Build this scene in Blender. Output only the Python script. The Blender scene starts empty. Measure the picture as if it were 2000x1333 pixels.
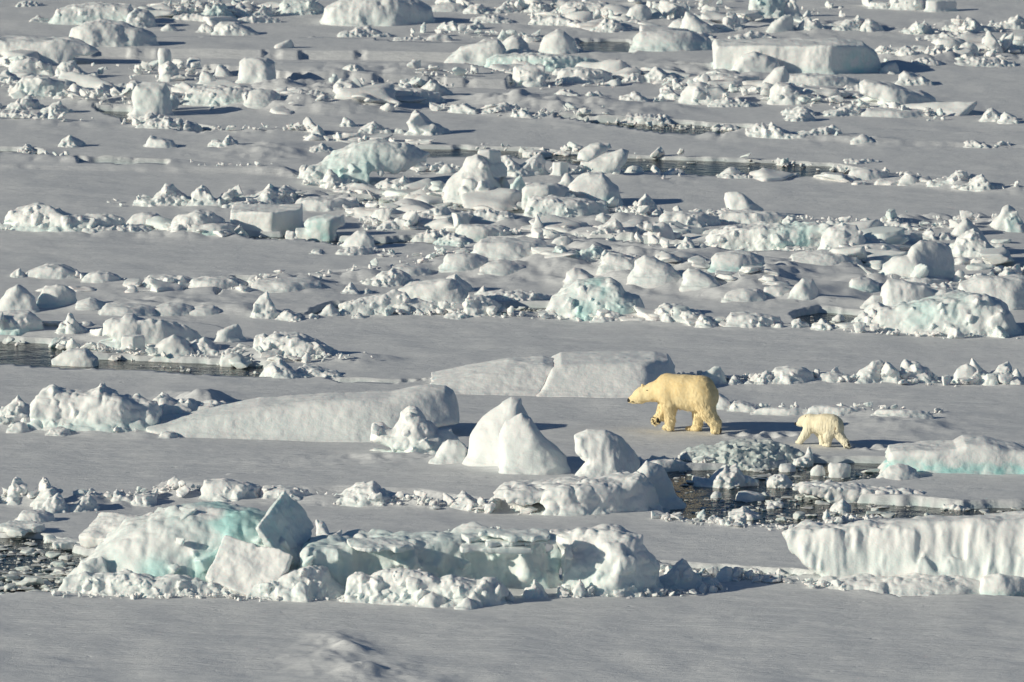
import bpy, math, random
import numpy as np
from mathutils import Vector, Matrix

# ------------------------------------------------------------------ camera, sky, sun, exposure
scene = bpy.context.scene
COL = scene.collection
CAM_H = 22.0
FPX = 14100.0                       # focal length in pixels of a 2000 px wide frame
PITCH = math.atan(1926.5 / FPX)
ROLL = math.radians(1.2)
SUN_EL, SUN_AZ = math.radians(18.5), math.radians(24.0)   # azimuth: from the left, this much behind the camera

cam_d = bpy.data.cameras.new("camera")
cam = bpy.data.objects.new("camera", cam_d)
COL.objects.link(cam)
cam_d.sensor_width = 36.0
cam_d.lens = FPX / 2000 * 36.0
cam_d.clip_start, cam_d.clip_end = 1.0, 20000.0
cam.matrix_world = (Matrix.Translation((0, 0, CAM_H)) @ Matrix.Rotation(math.pi / 2 - PITCH, 4, 'X')
                    @ Matrix.Rotation(ROLL, 4, 'Z'))
cam_d.dof.use_dof = True
cam_d.dof.focus_distance = 148.0
cam_d.dof.aperture_fstop = 4.0
scene.camera = cam
CAMM = np.array(cam.matrix_world)[:3, :3]

world = bpy.data.worlds.new("World")
scene.world = world
world.use_nodes = True
nt = world.node_tree
nt.nodes.clear()
sky = nt.nodes.new("ShaderNodeTexSky")
sky.sky_type = 'NISHITA'
sky.sun_disc = False
sky.sun_elevation = SUN_EL
to_sun = Vector((-math.cos(SUN_AZ) * math.cos(SUN_EL), -math.sin(SUN_AZ) * math.cos(SUN_EL), math.sin(SUN_EL)))
sky.sun_rotation = math.atan2(to_sun.x, to_sun.y)
sky.air_density, sky.dust_density, sky.ozone_density = 1.0, 0.0, 4.0
bgn = nt.nodes.new("ShaderNodeBackground")
bgn.inputs[1].default_value = 0.062
won = nt.nodes.new("ShaderNodeOutputWorld")
nt.links.new(sky.outputs[0], bgn.inputs[0])
nt.links.new(bgn.outputs[0], won.inputs[0])

sun_d = bpy.data.lights.new("sun", 'SUN')
sun_d.energy = 5.0
sun_d.angle = math.radians(0.5)
sun_d.color = (1.0, 0.94, 0.77)
sun = bpy.data.objects.new("sun", sun_d)
sun.rotation_euler = to_sun.to_track_quat('Z', 'Y').to_euler()
COL.objects.link(sun)

scene.view_settings.view_transform = 'Standard'
scene.view_settings.look = 'None'
scene.view_settings.exposure = -0.36
scene.view_settings.gamma = 1.0
scene.render.engine = 'CYCLES'
scene.cycles.max_bounces = 6
scene.cycles.diffuse_bounces = 4
scene.cycles.use_denoising = True

# ------------------------------------------------------------------ photo pixel <-> ice plane
SINP = 0.148


def G(x, y, z=0.0):
    """the point of the plane of height z that the photograph shows at pixel (x, y)"""
    x = np.asarray(x, float); y = np.asarray(y, float)
    d = np.stack([(x - 1000) / FPX, -(y - 666.5) / FPX, -np.ones_like(x)], -1) @ CAMM.T
    t = (z - CAM_H) / d[..., 2]
    p = d * t[..., None]
    p[..., 2] += CAM_H
    return p


def proj(X, Y, Z):
    q = np.stack([X, Y, Z - CAM_H], -1) @ CAMM
    return 1000 + FPX * q[..., 0] / -q[..., 2], 666.5 - FPX * q[..., 1] / -q[..., 2], -q[..., 2]


# ------------------------------------------------------------------ noise (numpy)
_rs = np.random.RandomState(7)
_T = _rs.rand(64, 64, 64).astype(np.float32) * 2 - 1
_R = np.linalg.qr(_rs.randn(3, 3))[0].astype(np.float32)


def vnoise(P):
    P = np.asarray(P, np.float32)
    i = np.floor(P).astype(np.int32)
    f = P - i
    f = f * f * f * (f * (f * 6 - 15) + 10)
    a = i & 63
    b = (i + 1) & 63
    x0, y0, z0 = a[:, 0], a[:, 1], a[:, 2]
    x1, y1, z1 = b[:, 0], b[:, 1], b[:, 2]
    fx, fy, fz = f[:, 0], f[:, 1], f[:, 2]
    c00 = _T[x0, y0, z0] * (1 - fx) + _T[x1, y0, z0] * fx
    c10 = _T[x0, y1, z0] * (1 - fx) + _T[x1, y1, z0] * fx
    c01 = _T[x0, y0, z1] * (1 - fx) + _T[x1, y0, z1] * fx
    c11 = _T[x0, y1, z1] * (1 - fx) + _T[x1, y1, z1] * fx
    return (c00 * (1 - fy) + c10 * fy) * (1 - fz) + (c01 * (1 - fy) + c11 * fy) * fz


def fbm(P, octaves=3, gain=0.5):
    P = np.asarray(P, np.float32)
    s = np.zeros(len(P), np.float32); a = 1.0
    for o in range(octaves):
        s += a * vnoise(P + 13.7 * o)
        P = (P @ _R) * 2.03
        a *= gain
    return s


def billow(P, octaves=2, gain=0.5):
    P = np.asarray(P, np.float32)
    s = np.zeros(len(P), np.float32); a = 1.0
    for o in range(octaves):
        s += a * np.abs(vnoise(P + 7.3 * o))
        P = (P @ _R) * 2.1
        a *= gain
    return s


def smin(a, b, k):
    h = np.clip(0.5 + 0.5 * (b - a) / k, 0, 1)
    return b * (1 - h) + a * h - k * h * (1 - h)


def smax(a, b, k):
    return -smin(-a, -b, k)


def sstep(a, b, x):
    t = np.clip((x - a) / (b - a), 0, 1)
    return t * t * (3 - 2 * t)


def sdpoly(px, py, V):
    """signed distance to a polygon, negative inside"""
    V = np.asarray(V, float)
    d = np.full(px.shape, 1e18)
    s = np.ones(px.shape, bool)
    n = len(V)
    for i in range(n):
        a = V[i]; b = V[i - 1]
        ex, ey = b - a
        wx, wy = px - a[0], py - a[1]
        t = np.clip((wx * ex + wy * ey) / (ex * ex + ey * ey + 1e-12), 0, 1)
        d = np.minimum(d, (wx - ex * t) ** 2 + (wy - ey * t) ** 2)
        c1 = py >= a[1]; c2 = py < b[1]; c3 = ex * wy > ey * wx
        s ^= (c1 & c2 & c3) | (~c1 & ~c2 & ~c3)
    return np.where(s, 1, -1) * np.sqrt(d)


# ------------------------------------------------------------------ surface nets
_CO = np.array([(i & 1, (i >> 1) & 1, (i >> 2) & 1) for i in range(8)])
_ED = [(a, b) for a in range(8) for b in range(a + 1, 8) if bin(a ^ b).count('1') == 1]


def nets(F, org, cell):
    F = np.asarray(F, np.float32)
    S = F < 0
    n = np.zeros(tuple(s - 1 for s in F.shape), np.int8)
    for c in _CO:
        n += S[c[0]:S.shape[0] - 1 + c[0], c[1]:S.shape[1] - 1 + c[1], c[2]:S.shape[2] - 1 + c[2]]
    act = np.argwhere((n > 0) & (n < 8))
    if len(act) == 0:
        return np.zeros((0, 3)), np.zeros((0, 4), int)
    vals = np.stack([F[act[:, 0] + c[0], act[:, 1] + c[1], act[:, 2] + c[2]] for c in _CO], 1)
    acc = np.zeros((len(act), 3), np.float32); cnt = np.zeros(len(act), np.float32)
    for a, b in _ED:
        va, vb = vals[:, a], vals[:, b]
        m = (va < 0) != (vb < 0)
        t = np.where(m, va / np.where(m, va - vb, 1), 0)
        acc += m[:, None] * (_CO[a] + (_CO[b] - _CO[a]) * t[:, None])
        cnt += m
    V = (act + acc / cnt[:, None]) * cell + org
    idx = np.full(n.shape, -1, np.int32)
    idx[act[:, 0], act[:, 1], act[:, 2]] = np.arange(len(act))
    Q = []
    for ax in range(3):
        sl0 = [slice(None)] * 3; sl1 = [slice(None)] * 3
        sl0[ax] = slice(0, -1); sl1[ax] = slice(1, None)
        A, B = S[tuple(sl0)], S[tuple(sl1)]
        e = np.argwhere(A != B)
        u, v = [(1, 2), (2, 0), (0, 1)][ax]
        ok = (e[:, u] > 0) & (e[:, v] > 0) & (e[:, u] < S.shape[u] - 1) & (e[:, v] < S.shape[v] - 1)
        e = e[ok]
        du = np.zeros(3, int); dv = np.zeros(3, int); du[u] = 1; dv[v] = 1
        g = lambda o: idx[o[:, 0], o[:, 1], o[:, 2]]
        q = np.stack([g(e - du - dv), g(e - dv), g(e), g(e - du)], 1)
        flip = ~A[e[:, 0], e[:, 1], e[:, 2]]
        q[flip] = q[flip][:, ::-1]
        Q.append(q)
    Q = np.concatenate(Q)
    return V, Q[(Q >= 0).all(1)]


# ------------------------------------------------------------------ mesh objects
def mesh_obj(name, V, Q, mat, parent=None, attr=None, smooth=True, link=True):
    me = bpy.data.meshes.new(name)
    V = np.asarray(V, np.float32); Q = np.asarray(Q, np.int32)
    nv, nf, k = len(V), len(Q), Q.shape[1]
    me.vertices.add(nv); me.vertices.foreach_set("co", V.ravel())
    me.loops.add(nf * k); me.loops.foreach_set("vertex_index", Q.ravel())
    me.polygons.add(nf)
    me.polygons.foreach_set("loop_start", np.arange(nf, dtype=np.int32) * k)
    me.polygons.foreach_set("loop_total", np.full(nf, k, np.int32))
    me.update(calc_edges=True)
    me.polygons.foreach_set("use_smooth", np.full(nf, smooth, bool))
    for key, val in (attr or {}).items():
        a = me.attributes.new(key, 'FLOAT', 'POINT')
        a.data.foreach_set("value", np.asarray(val, np.float32))
    if mat:
        me.materials.append(mat)
    o = bpy.data.objects.new(name, me)
    if link:
        COL.objects.link(o)
    if parent:
        o.parent = parent
    return o


def tag(o, label=None, cat=None, group=None, kind=None):
    if label: o["label"] = label
    if cat: o["category"] = cat
    if group: o["group"] = group
    if kind: o["kind"] = kind
    return o


# ------------------------------------------------------------------ materials
class NT:
    def __init__(s, name):
        s.m = bpy.data.materials.new(name); s.m.use_nodes = True
        s.t = s.m.node_tree; s.b = s.t.nodes["Principled BSDF"]

    def n(s, typ, **kw):
        n = s.t.nodes.new(typ)
        for k, v in kw.items():
            if k.startswith('i_'):
                n.inputs[k[2:].replace('_', ' ')].default_value = v
            else:
                setattr(n, k, v)
        return n

    def l(s, a, b):
        s.t.links.new(a, b)

    def noise(s, scale, detail=4, rough=0.55, vec=None):
        n = s.n("ShaderNodeTexNoise"); n.inputs["Scale"].default_value = scale
        n.inputs["Detail"].default_value = detail; n.inputs["Roughness"].default_value = rough
        if vec: s.l(vec, n.inputs["Vector"])
        return n

    def ramp(s, src, a, b, ca=(0, 0, 0, 1), cb=(1, 1, 1, 1)):
        r = s.n("ShaderNodeValToRGB")
        r.color_ramp.elements[0].position = a; r.color_ramp.elements[0].color = ca
        r.color_ramp.elements[1].position = b; r.color_ramp.elements[1].color = cb
        s.l(src, r.inputs[0]); return r

    def mix(s, f, a, b):
        m = s.n("ShaderNodeMix", data_type='RGBA')
        for sock, v in ((m.inputs[0], f), (m.inputs[6], a), (m.inputs[7], b)):
            if isinstance(v, (int, float, tuple)): sock.default_value = v
            else: s.l(v, sock)
        return m.outputs[2]

    def bump(s, h, strength, dist, prev=None):
        b = s.n("ShaderNodeBump"); b.inputs["Strength"].default_value = strength
        b.inputs["Distance"].default_value = dist
        s.l(h, b.inputs["Height"])
        if prev: s.l(prev, b.inputs["Normal"])
        return b.outputs[0]


def mat_ice(name, snow=(.86, .865, .86, 1), ice=(.46, .76, .74, 1), bump=1.0):
    N = NT(name)
    tc = N.n("ShaderNodeTexCoord").outputs["Object"]
    at = N.n("ShaderNodeAttribute", attribute_name="ice").outputs["Fac"]
    n1 = N.noise(2.2, 5, .6, tc)
    base = N.mix(N.ramp(n1.outputs[0], .35, .7).outputs[0], snow, tuple(c * .95 for c in snow[:3]) + (1,))
    col = N.mix(at, base, ice)
    N.l(col, N.b.inputs["Base Color"])
    r = N.n("ShaderNodeMapRange"); r.inputs[3].default_value = .75; r.inputs[4].default_value = .35
    N.l(at, r.inputs[0]); N.l(r.outputs[0], N.b.inputs["Roughness"])
    N.b.inputs["Specular IOR Level"].default_value = .3
    N.b.inputs["Subsurface Weight"].default_value = .35
    N.b.inputs["Subsurface Radius"].default_value = (.6, 1.0, 1.1)
    N.b.inputs["Subsurface Scale"].default_value = .09
    nb = N.bump(N.noise(6, 6, .62, tc).outputs[0], .35 * bump, .06)
    nb = N.bump(N.noise(28, 4, .6, tc).outputs[0], .3 * bump, .015, nb)
    N.l(nb, N.b.inputs["Normal"])
    return N.m


def mat_ground():
    N = NT("snow_sheet")
    geo = N.n("ShaderNodeNewGeometry").outputs["Position"]
    at = N.n("ShaderNodeAttribute", attribute_name="ice").outputs["Fac"]
    n1 = N.noise(.35, 6, .6, geo)
    base = N.mix(N.ramp(n1.outputs[0], .3, .75).outputs[0], (.80, .803, .81, 1), (.74, .748, .765, 1))
    n2 = N.noise(3.5, 5, .65, geo)
    base = N.mix(N.ramp(n2.outputs[0], .40, .62).outputs[0], base, (.70, .71, .725, 1))
    col = N.mix(at, base, (.36, .62, .60, 1))
    N.l(col, N.b.inputs["Base Color"])
    N.b.inputs["Roughness"].default_value = .8
    N.b.inputs["Specular IOR Level"].default_value = .15
    mp = N.n("ShaderNodeMapping"); N.l(geo, mp.inputs[0]); mp.inputs["Scale"].default_value = (.45, 1.3, 1)
    nb = N.bump(N.noise(1.1, 5, .6, mp.outputs[0]).outputs[0], .28, .10)
    nb = N.bump(N.noise(7, 6, .72, mp.outputs[0]).outputs[0], .95, .03, nb)
    pits = N.ramp(N.noise(2.6, 2, .5, geo).outputs[0], .20, .30)
    nb = N.bump(pits.outputs[0], .4, .03, nb)
    N.l(nb, N.b.inputs["Normal"])
    return N.m


def mat_water():
    N = NT("sea_water")
    geo = N.n("ShaderNodeNewGeometry").outputs["Position"]
    N.b.inputs["Base Color"].default_value = (.006, .014, .024, 1)
    N.b.inputs["Roughness"].default_value = .12
    N.b.inputs["IOR"].default_value = 1.33
    N.b.inputs["Specular IOR Level"].default_value = .5
    nb = N.bump(N.noise(2.2, 4, .6, geo).outputs[0], .55, .12)
    N.l(nb, N.b.inputs["Normal"])
    return N.m


def mat_plain(name, col, rough=.6, bumpscale=None, bump=.3, dist=.01, spec=.3):
    N = NT(name)
    tc = N.n("ShaderNodeTexCoord").outputs["Object"]
    n = N.noise(18, 4, .6, tc)
    c2 = tuple(c * .8 for c in col) + (1,)
    N.l(N.mix(n.outputs[0], tuple(col) + (1,), c2), N.b.inputs["Base Color"])
    N.b.inputs["Roughness"].default_value = rough
    N.b.inputs["Specular IOR Level"].default_value = spec
    if bumpscale:
        N.l(N.bump(N.noise(bumpscale, 4, .6, tc).outputs[0], bump, dist), N.b.inputs["Normal"])
    return N.m


def mat_fur(name, col, dark):
    N = NT(name)
    tc = N.n("ShaderNodeTexCoord").outputs["Object"]
    mp = N.n("ShaderNodeMapping"); N.l(tc, mp.inputs[0]); mp.inputs["Scale"].default_value = (1, 1, .28)
    n = N.noise(38, 5, .7, mp.outputs[0])
    at = N.n("ShaderNodeAttribute", attribute_name="warm").outputs["Fac"]
    c = N.mix(at, col, dark)
    c = N.mix(N.ramp(n.outputs[0], .35, .7).outputs[0], c, tuple(v * .9 for v in col[:3]) + (1,))
    N.l(c, N.b.inputs["Base Color"])
    N.b.inputs["Roughness"].default_value = .85
    N.b.inputs["Specular IOR Level"].default_value = .15
    N.b.inputs["Sheen Weight"].default_value = .15
    N.l(N.bump(n.outputs[0], .3, .015), N.b.inputs["Normal"])
    return N.m


M_ICE = mat_ice("snow_and_blue_ice")
M_BRASH = mat_ice("wet_brash_ice", (.66, .69, .68, 1), (.36, .56, .53, 1))
M_GROUND = mat_ground()
M_WATER = mat_water()

# ------------------------------------------------------------------ the sheet of sea ice
def pts(s):
    return np.array([[float(v) for v in p.split(',')] for p in s.split()])


def world_poly(P):
    return G(P[:, 0], P[:, 1])[:, :2]


def height(X, Y):
    """height of the ice sheet and how much blue ice shows there"""
    X = np.asarray(X, float).ravel(); Y = np.asarray(Y, float).ravel()
    P3 = np.stack([X, Y, np.zeros_like(X)], 1)
    near = (Y < 330) & (Y > 90) & (np.abs(X) < 45)
    H = np.zeros(len(X)); ICE = np.zeros(len(X))
    idx = np.where(near)[0]
    p = P3[idx]
    w1 = np.stack([fbm(p / 2.6, 3), fbm(p / 2.6 + 31, 3)], 1) * .22
    w2 = np.stack([fbm(p / .5 + 5, 2), fbm(p / .5 + 77, 2)], 1) * .10
    q = p[:, :2] + w1 + w2
    h = .022 * fbm(p / 3.0, 3) + .005 * fbm(p * [1.4, 2.6, 1], 3)
    # drifted grooves left by the wind
    h += (.016 + .012 * sstep(128, 118, p[:, 1])) * fbm(p * [.75, .6, 1] + 3, 2)
    h += .012 * np.abs(fbm(p * [.4, 1.3, 1] + 9, 3))
    for (P, hh, edge) in TERRACES:
        W = world_poly(pts(P)); m = edge * 2 + .2
        b = (q[:, 0] > W[:, 0].min() - m) & (q[:, 0] < W[:, 0].max() + m) & (q[:, 1] > W[:, 1].min() - m) & (q[:, 1] < W[:, 1].max() + m)
        if b.any():
            d = sdpoly(q[b, 0], q[b, 1], W)
            h[b] += hh * sstep(edge, -edge, d)
    for (x, y, rx, ry, hh) in MOUNDS:       # rx, ry in metres
        c = G(x, y)
        e = ((q[:, 0] - c[0]) / rx) ** 2 + ((q[:, 1] - c[1]) / ry) ** 2
        b = e < 9
        h[b] += hh * np.exp(-e[b]) * (1 + .5 * fbm(p[b] * 1.6, 3))
    for (P, wd, hh) in BANKS:               # snow heaped along a line, wd in metres
        W = world_poly(pts(P))
        b = (q[:, 0] > W[:, 0].min() - 3 * wd) & (q[:, 0] < W[:, 0].max() + 3 * wd) & (q[:, 1] > W[:, 1].min() - 3 * wd) & (q[:, 1] < W[:, 1].max() + 3 * wd)
        qq = q[b]; dd = np.full(len(qq), 1e9)
        for i in range(len(W) - 1):
            a, e = W[i], W[i + 1]; ab = e - a
            t = np.clip(((qq - a) @ ab) / (ab @ ab), 0, 1)
            dd = np.minimum(dd, np.hypot(*(qq - a - t[:, None] * ab).T))
        m1 = sstep(-.35, .55, fbm(p[b] / 3.1 + 4.4, 2))
        h[b] += hh * np.exp(-(dd / wd) ** 2) * (.35 + 1.0 * billow(p[b] * [1.1, .9, 1], 2)) * (.35 + 1.1 * m1)
    for (x, y) in TRACKS:                    # paw prints
        c = G(x, y)
        b = np.abs(q[:, 0] - c[0]) + np.abs(q[:, 1] - c[1]) < 1.2
        e = ((p[b, 0] - c[0]) / .12) ** 2 + ((p[b, 1] - c[1]) / .17) ** 2
        h[b] += -.085 * np.exp(-e) + .03 * np.exp(-(np.sqrt(e) - 1.9) ** 2 * 2.5)
    ice = np.zeros(len(h))
    for P, dep in LEADS:
        W = world_poly(pts(P)); m = 1.5
        b = (q[:, 0] > W[:, 0].min() - m) & (q[:, 0] < W[:, 0].max() + m) & (q[:, 1] > W[:, 1].min() - m) & (q[:, 1] < W[:, 1].max() + m)
        if not b.any(): continue
        d = sdpoly(q[b, 0], q[b, 1], W)
        f = sstep(.05, -.10, d)
        lip = .025 * np.exp(-(np.maximum(d, 0) / .35) ** 2)
        h[b] = (h[b] + lip) * (1 - f) + f * dep
        ice[b] = np.maximum(ice[b], np.where(h[b] < .0, sstep(-.02, -.3, h[b]), 0) * .8)
    H[idx] = h; ICE[idx] = ice
    return H, ICE


def gh(x, y):
    p = G(x, y)
    return float(height(p[0:1], p[1:2])[0][0])


def build_ground():
    fine_t = np.arange(-1230, 1231, 3.0) / FPX
    t = np.concatenate([[-4, -2, -1, -.5, -.25, -.14], fine_t, [.14, .25, .5, 1, 2, 4]])
    ph = (np.arange(1195, 2700, 1.9)) / FPX
    d = CAM_H / np.tan(ph[::-1])
    d = np.concatenate([[1, 20, 50, 80, 100], d, [290, 330, 400, 600, 1000, 2000, 4000, 9000]])
    d = np.unique(d)
    TT, DD = np.meshgrid(t, d)
    X, Y = (TT * DD).ravel(), DD.ravel()
    H, ICE = height(X, Y)
    nr, nc = DD.shape
    i = np.arange(nr * nc).reshape(nr, nc)
    Q = np.stack([i[:-1, :-1], i[:-1, 1:], i[1:, 1:], i[1:, :-1]], -1).reshape(-1, 4)
    o = mesh_obj("sea_ice_ground", np.stack([X, Y, H], 1), Q, M_GROUND, attr={"ice": ICE})
    tag(o, kind="structure")
    w = 9000
    n = 2
    V = [(-w, -w, -.09), (w, -w, -.09), (w, w, -.09), (-w, w, -.09)]
    o = mesh_obj("water", V, [(0, 1, 2, 3)], M_WATER, smooth=False)
    tag(o, kind="structure")


# ------------------------------------------------------------------ ice as distance fields
STY = {  # k: edge rounding (of height), a1 f1: large noise (of height), a2 f2: fine noise (m), ch: crumbs
    's': dict(k=.30, a1=.08, f1=.7, a2=.009, f2=.30, lean=.35),
    'b': dict(k=.10, a1=.03, f1=.6, a2=.012, f2=.25, lean=.10),
    'j': dict(k=.14, a1=.07, f1=.5, a2=.03, f2=.22, lean=.45, ch=1.0),
    'p': dict(k=.25, a1=.08, f1=.6, a2=.03, f2=.28, lean=.5, ch=.35),
    'f': dict(k=.5, a1=.06, f1=.9, a2=.012, f2=.3, lean=.2),
}


def biggest(V, Q):
    """drop loose crumbs: keep the largest connected surface"""
    n = len(V)
    lab = np.arange(n)
    E = np.concatenate([Q[:, [0, 1]], Q[:, [1, 2]], Q[:, [2, 3]], Q[:, [3, 0]]])
    for _ in range(200):
        m = np.minimum(lab[E[:, 0]], lab[E[:, 1]])
        old = lab.copy()
        np.minimum.at(lab, E[:, 0], m); np.minimum.at(lab, E[:, 1], m)
        lab = lab[lab]
        if (lab == old).all(): break
    keep = lab == np.bincount(lab).argmax()
    new = np.cumsum(keep) - 1
    return V[keep], new[Q[keep[Q[:, 0]]]]


def randrot(rng):
    return np.linalg.qr(rng.randn(3, 3))[0]


def stamp_box(F, org, cell, c, half, R, k, rnd):
    rad = np.linalg.norm(half) + k + cell
    lo = np.maximum(np.floor((c - rad - org) / cell).astype(int), 0)
    hi = np.minimum(np.ceil((c + rad - org) / cell).astype(int) + 1, F.shape)
    if (hi <= lo).any(): return
    ax = [org[i] + cell * np.arange(lo[i], hi[i]) - c[i] for i in range(3)]
    U, V, Z = np.meshgrid(*ax, indexing='ij')
    q = np.abs(np.stack([U, V, Z], -1) @ R) - (half - rnd)
    d = np.linalg.norm(np.maximum(q, 0), axis=-1) + np.minimum(q.max(-1), 0) - rnd
    sl = tuple(slice(a, b) for a, b in zip(lo, hi))
    F[sl] = smin(F[sl], d, k)


_seed = [100]


def berg(name, label, outline, style='s', cat=None, group=None, yb=None, D=None, ridge=(.52, .25, .95), ice=(.17, -.3, .35),
         ch=None, cs=None, fl=0, lean=None, k=None, a1=None, a2=None, cellpx=1.7, mat=None, over=False, kind='thing',
         boxes=(), gz=None, parent=None, seed=None, v0=0.0, spots=(), flp=.42, skirt=None, f2=None):
    _seed[0] += 1
    rng = np.random.RandomState(seed or _seed[0])
    O = pts(outline) if isinstance(outline, str) else np.asarray(outline, float)
    yb = yb or O[:, 1].max()
    xm = (O[:, 0].min() + O[:, 0].max()) / 2
    g = G(xm, yb)
    if gz is None:
        gz = 0.0
        for _ in range(5):                       # where the line of sight meets the uneven sheet
            gg = G(xm, yb, gz)
            gz = .5 * gz + .5 * max(float(height(gg[0:1], gg[1:2])[0][0]), -.11)
    g = G(xm, yb, gz)
    S = FPX / (g[1] * math.cos(PITCH) + (CAM_H - gz) * math.sin(PITCH))
    w = np.ptp(O[:, 0]) / S
    h = (yb - O[:, 1].min()) / S
    st = dict(STY[style])
    D = D if D is not None else min(.62 * w + .1, 1.7 * h + .4)
    u = (O[:, 0] - xm) / S
    z = (yb - O[:, 1]) / S
    corr = min(.55, SINP * .42 * D / max(h, .05))
    z = z * (1 - corr)
    hz = h * (1 - corr)
    if not over:
        z = np.where(z < .04 + .03 * h, -.45, z)
    lean = st['lean'] if lean is None else lean
    kk = (st['k'] if k is None else k) * min(hz, D, w)
    a1v = (st['a1'] if a1 is None else a1) * min(hz, 1.2)
    a2v = st['a2'] if a2 is None else a2
    f1 = max(st['f1'] * min(hz, 1.5), .12)
    f2 = f2 or st['f2']
    cell = cellpx / S
    pad = a1v + a2v * 1.2 + fl + 3 * cell
    cs = cs or (max(.07, .10 * hz), max(.16, .48 * hz))
    nch = ch if ch is not None else st.get('ch', 0)
    if nch: pad += cs[1] * .45
    skirt = (0 if over or gz < -.04 or parent else min(.11, .22 * hz)) if skirt is None else skirt
    if skirt: pad = max(pad, .10 + 1.3 * skirt)
    lo = np.array([u.min() - pad, -pad, -.32 if not over else z.min() - pad])
    hi = np.array([u.max() + pad, D + pad, z.max() + pad])
    for b in boxes:
        pass
    tot = np.prod((hi - lo) / cell)
    if tot > 1.6e6:
        cell *= (tot / 1.6e6) ** (1 / 3)
    n = np.ceil((hi - lo) / cell).astype(int) + 1
    au, av, az = [lo[i] + cell * np.arange(n[i]) for i in range(3)]
    A = sdpoly(*np.meshgrid(au, az, indexing='ij'), np.stack([u, z], 1))
    rf, kl, kr = ridge
    ur = u.min() + rf * w
    kl = min(kl, .6 * D / max(ur - u.min(), .01)); kr = min(kr, .9 * D / max(u.max() - ur, .01))
    rs = {'b': .04, 'j': .10}.get(style, .22) * min(w, 2.2 * D)
    sp = lambda x: .5 * (x + np.sqrt(x * x + rs * rs))
    vf = lambda uu, zz: lean * np.maximum(zz, 0) * min(1, .5 * D / max(lean * hz, 1e-6)) + kl * sp(ur - uu) + kr * sp(uu - ur) - .25 * rs * (kl + kr)
    Ug, Zg = np.meshgrid(au, az, indexing='ij')
    VF = vf(Ug, Zg)
    nrm = 1 / math.sqrt(1 + lean ** 2 + .25)
    F = smax(A[:, None, :], (VF[:, None, :] - av[None, :, None]) * nrm, kk)
    F = smax(F, av[None, :, None] - D, kk)
    if fl:
        near = np.argwhere(np.abs(F) < pad)
        Pn = lo + near * cell
        nz = .45 + .32 * fbm(np.stack([Pn[:, 0] / flp, Pn[:, 1] / flp, Pn[:, 2] / 1.6], 1) + _seed[0], 3)
        F[tuple(near.T)] += (.45 - nz) * fl * 1.6 * sstep(-.2, .35 * hz, Pn[:, 2]) * (1 - .75 * sstep(.72 * hz, .95 * hz, Pn[:, 2]))
    if nch:
        area = w * hz
        m = int(min(220, nch * area / (cs[0] + cs[1]) ** 2 * 4.0)) + 4
        t = 0
        while t < m:
            uu, zz = rng.uniform(u.min(), u.max()), rng.uniform(-.05, z.max())
            t += .3
            s = cs[0] * (cs[1] / cs[0]) ** (rng.rand() ** 1.3)
            if sdpoly(np.array([uu]), np.array([zz]), np.stack([u, z], 1))[0] > -.32 * s: continue
            t += .7
            hf = s * .5 * rng.uniform(.6, 1.15, 3) * ((1, 1, rng.uniform(.22, .45)) if rng.rand() < .45 else (1, 1, 1))
            stamp_box(F, lo, cell, np.array([uu, float(vf(uu, zz)) + rng.uniform(-.15, .5) * s, zz]), hf, randrot(rng), .30 * s * .45, .30 * hf.min())
    if skirt:                                    # snow drifted against the foot
        i0 = int(round((.06 - lo[2]) / cell))
        f0 = np.maximum(F[:, :, i0], 0) if i0 < F.shape[2] else None
        if f0 is not None:
            zs = skirt * np.exp(-f0 / (.55 * skirt + .05)) - .35 * skirt - 1.2 * np.maximum(f0 - .08, 0)
            F = smin(F, (az[None, None, :] - zs[:, :, None]) * .7, .06)
    near = np.argwhere(np.abs(F) < (a1v * 1.7 + a2v * 1.7 + cell * 2))
    Pn = lo + near * cell + _seed[0] * 1.7
    dn = a1v * fbm(Pn / f1, 4, .36) + a2v * (.4 - billow(Pn / f2, 2)) * 1.3
    F[tuple(near.T)] += dn
    F[0] = F[-1] = 1; F[:, 0] = 1; F[:, -1] = 1; F[:, :, -1] = 1
    V, Q = biggest(*nets(F, lo, cell))
    amt, l0, l1 = ice
    zr = V[:, 2] / max(hz, .05)
    nn = fbm(V / max(.35 * hz, .15) + 3.3 * _seed[0], 3)
    I = .8 * amt * sstep(l1 + .18, l1 - .12, zr + .16 * nn) * sstep(l0 - .15, l0 + .1, zr + .1 * nn) * (.75 + .5 * nn)
    for sx, sy, sr, sa in spots:                 # patches of clear blue ice
        e = ((V[:, 0] - (sx - xm) / S) ** 2 + (V[:, 2] - (yb - sy) / S * (1 - corr)) ** 2) / (sr / S) ** 2
        I = np.maximum(I, sa * np.exp(-e) * np.clip(.8 + .9 * nn, 0, 1))
    V[:, 1] += v0
    o = mesh_obj(name, V, Q, mat or M_ICE, parent, {"ice": np.clip(I, 0, 1)})
    if parent:
        o.location = Vector(g) - parent.location
    else:
        o.location = g
        tag(o, label, cat or name.replace('_', ' '), group, kind)
    return o


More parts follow.
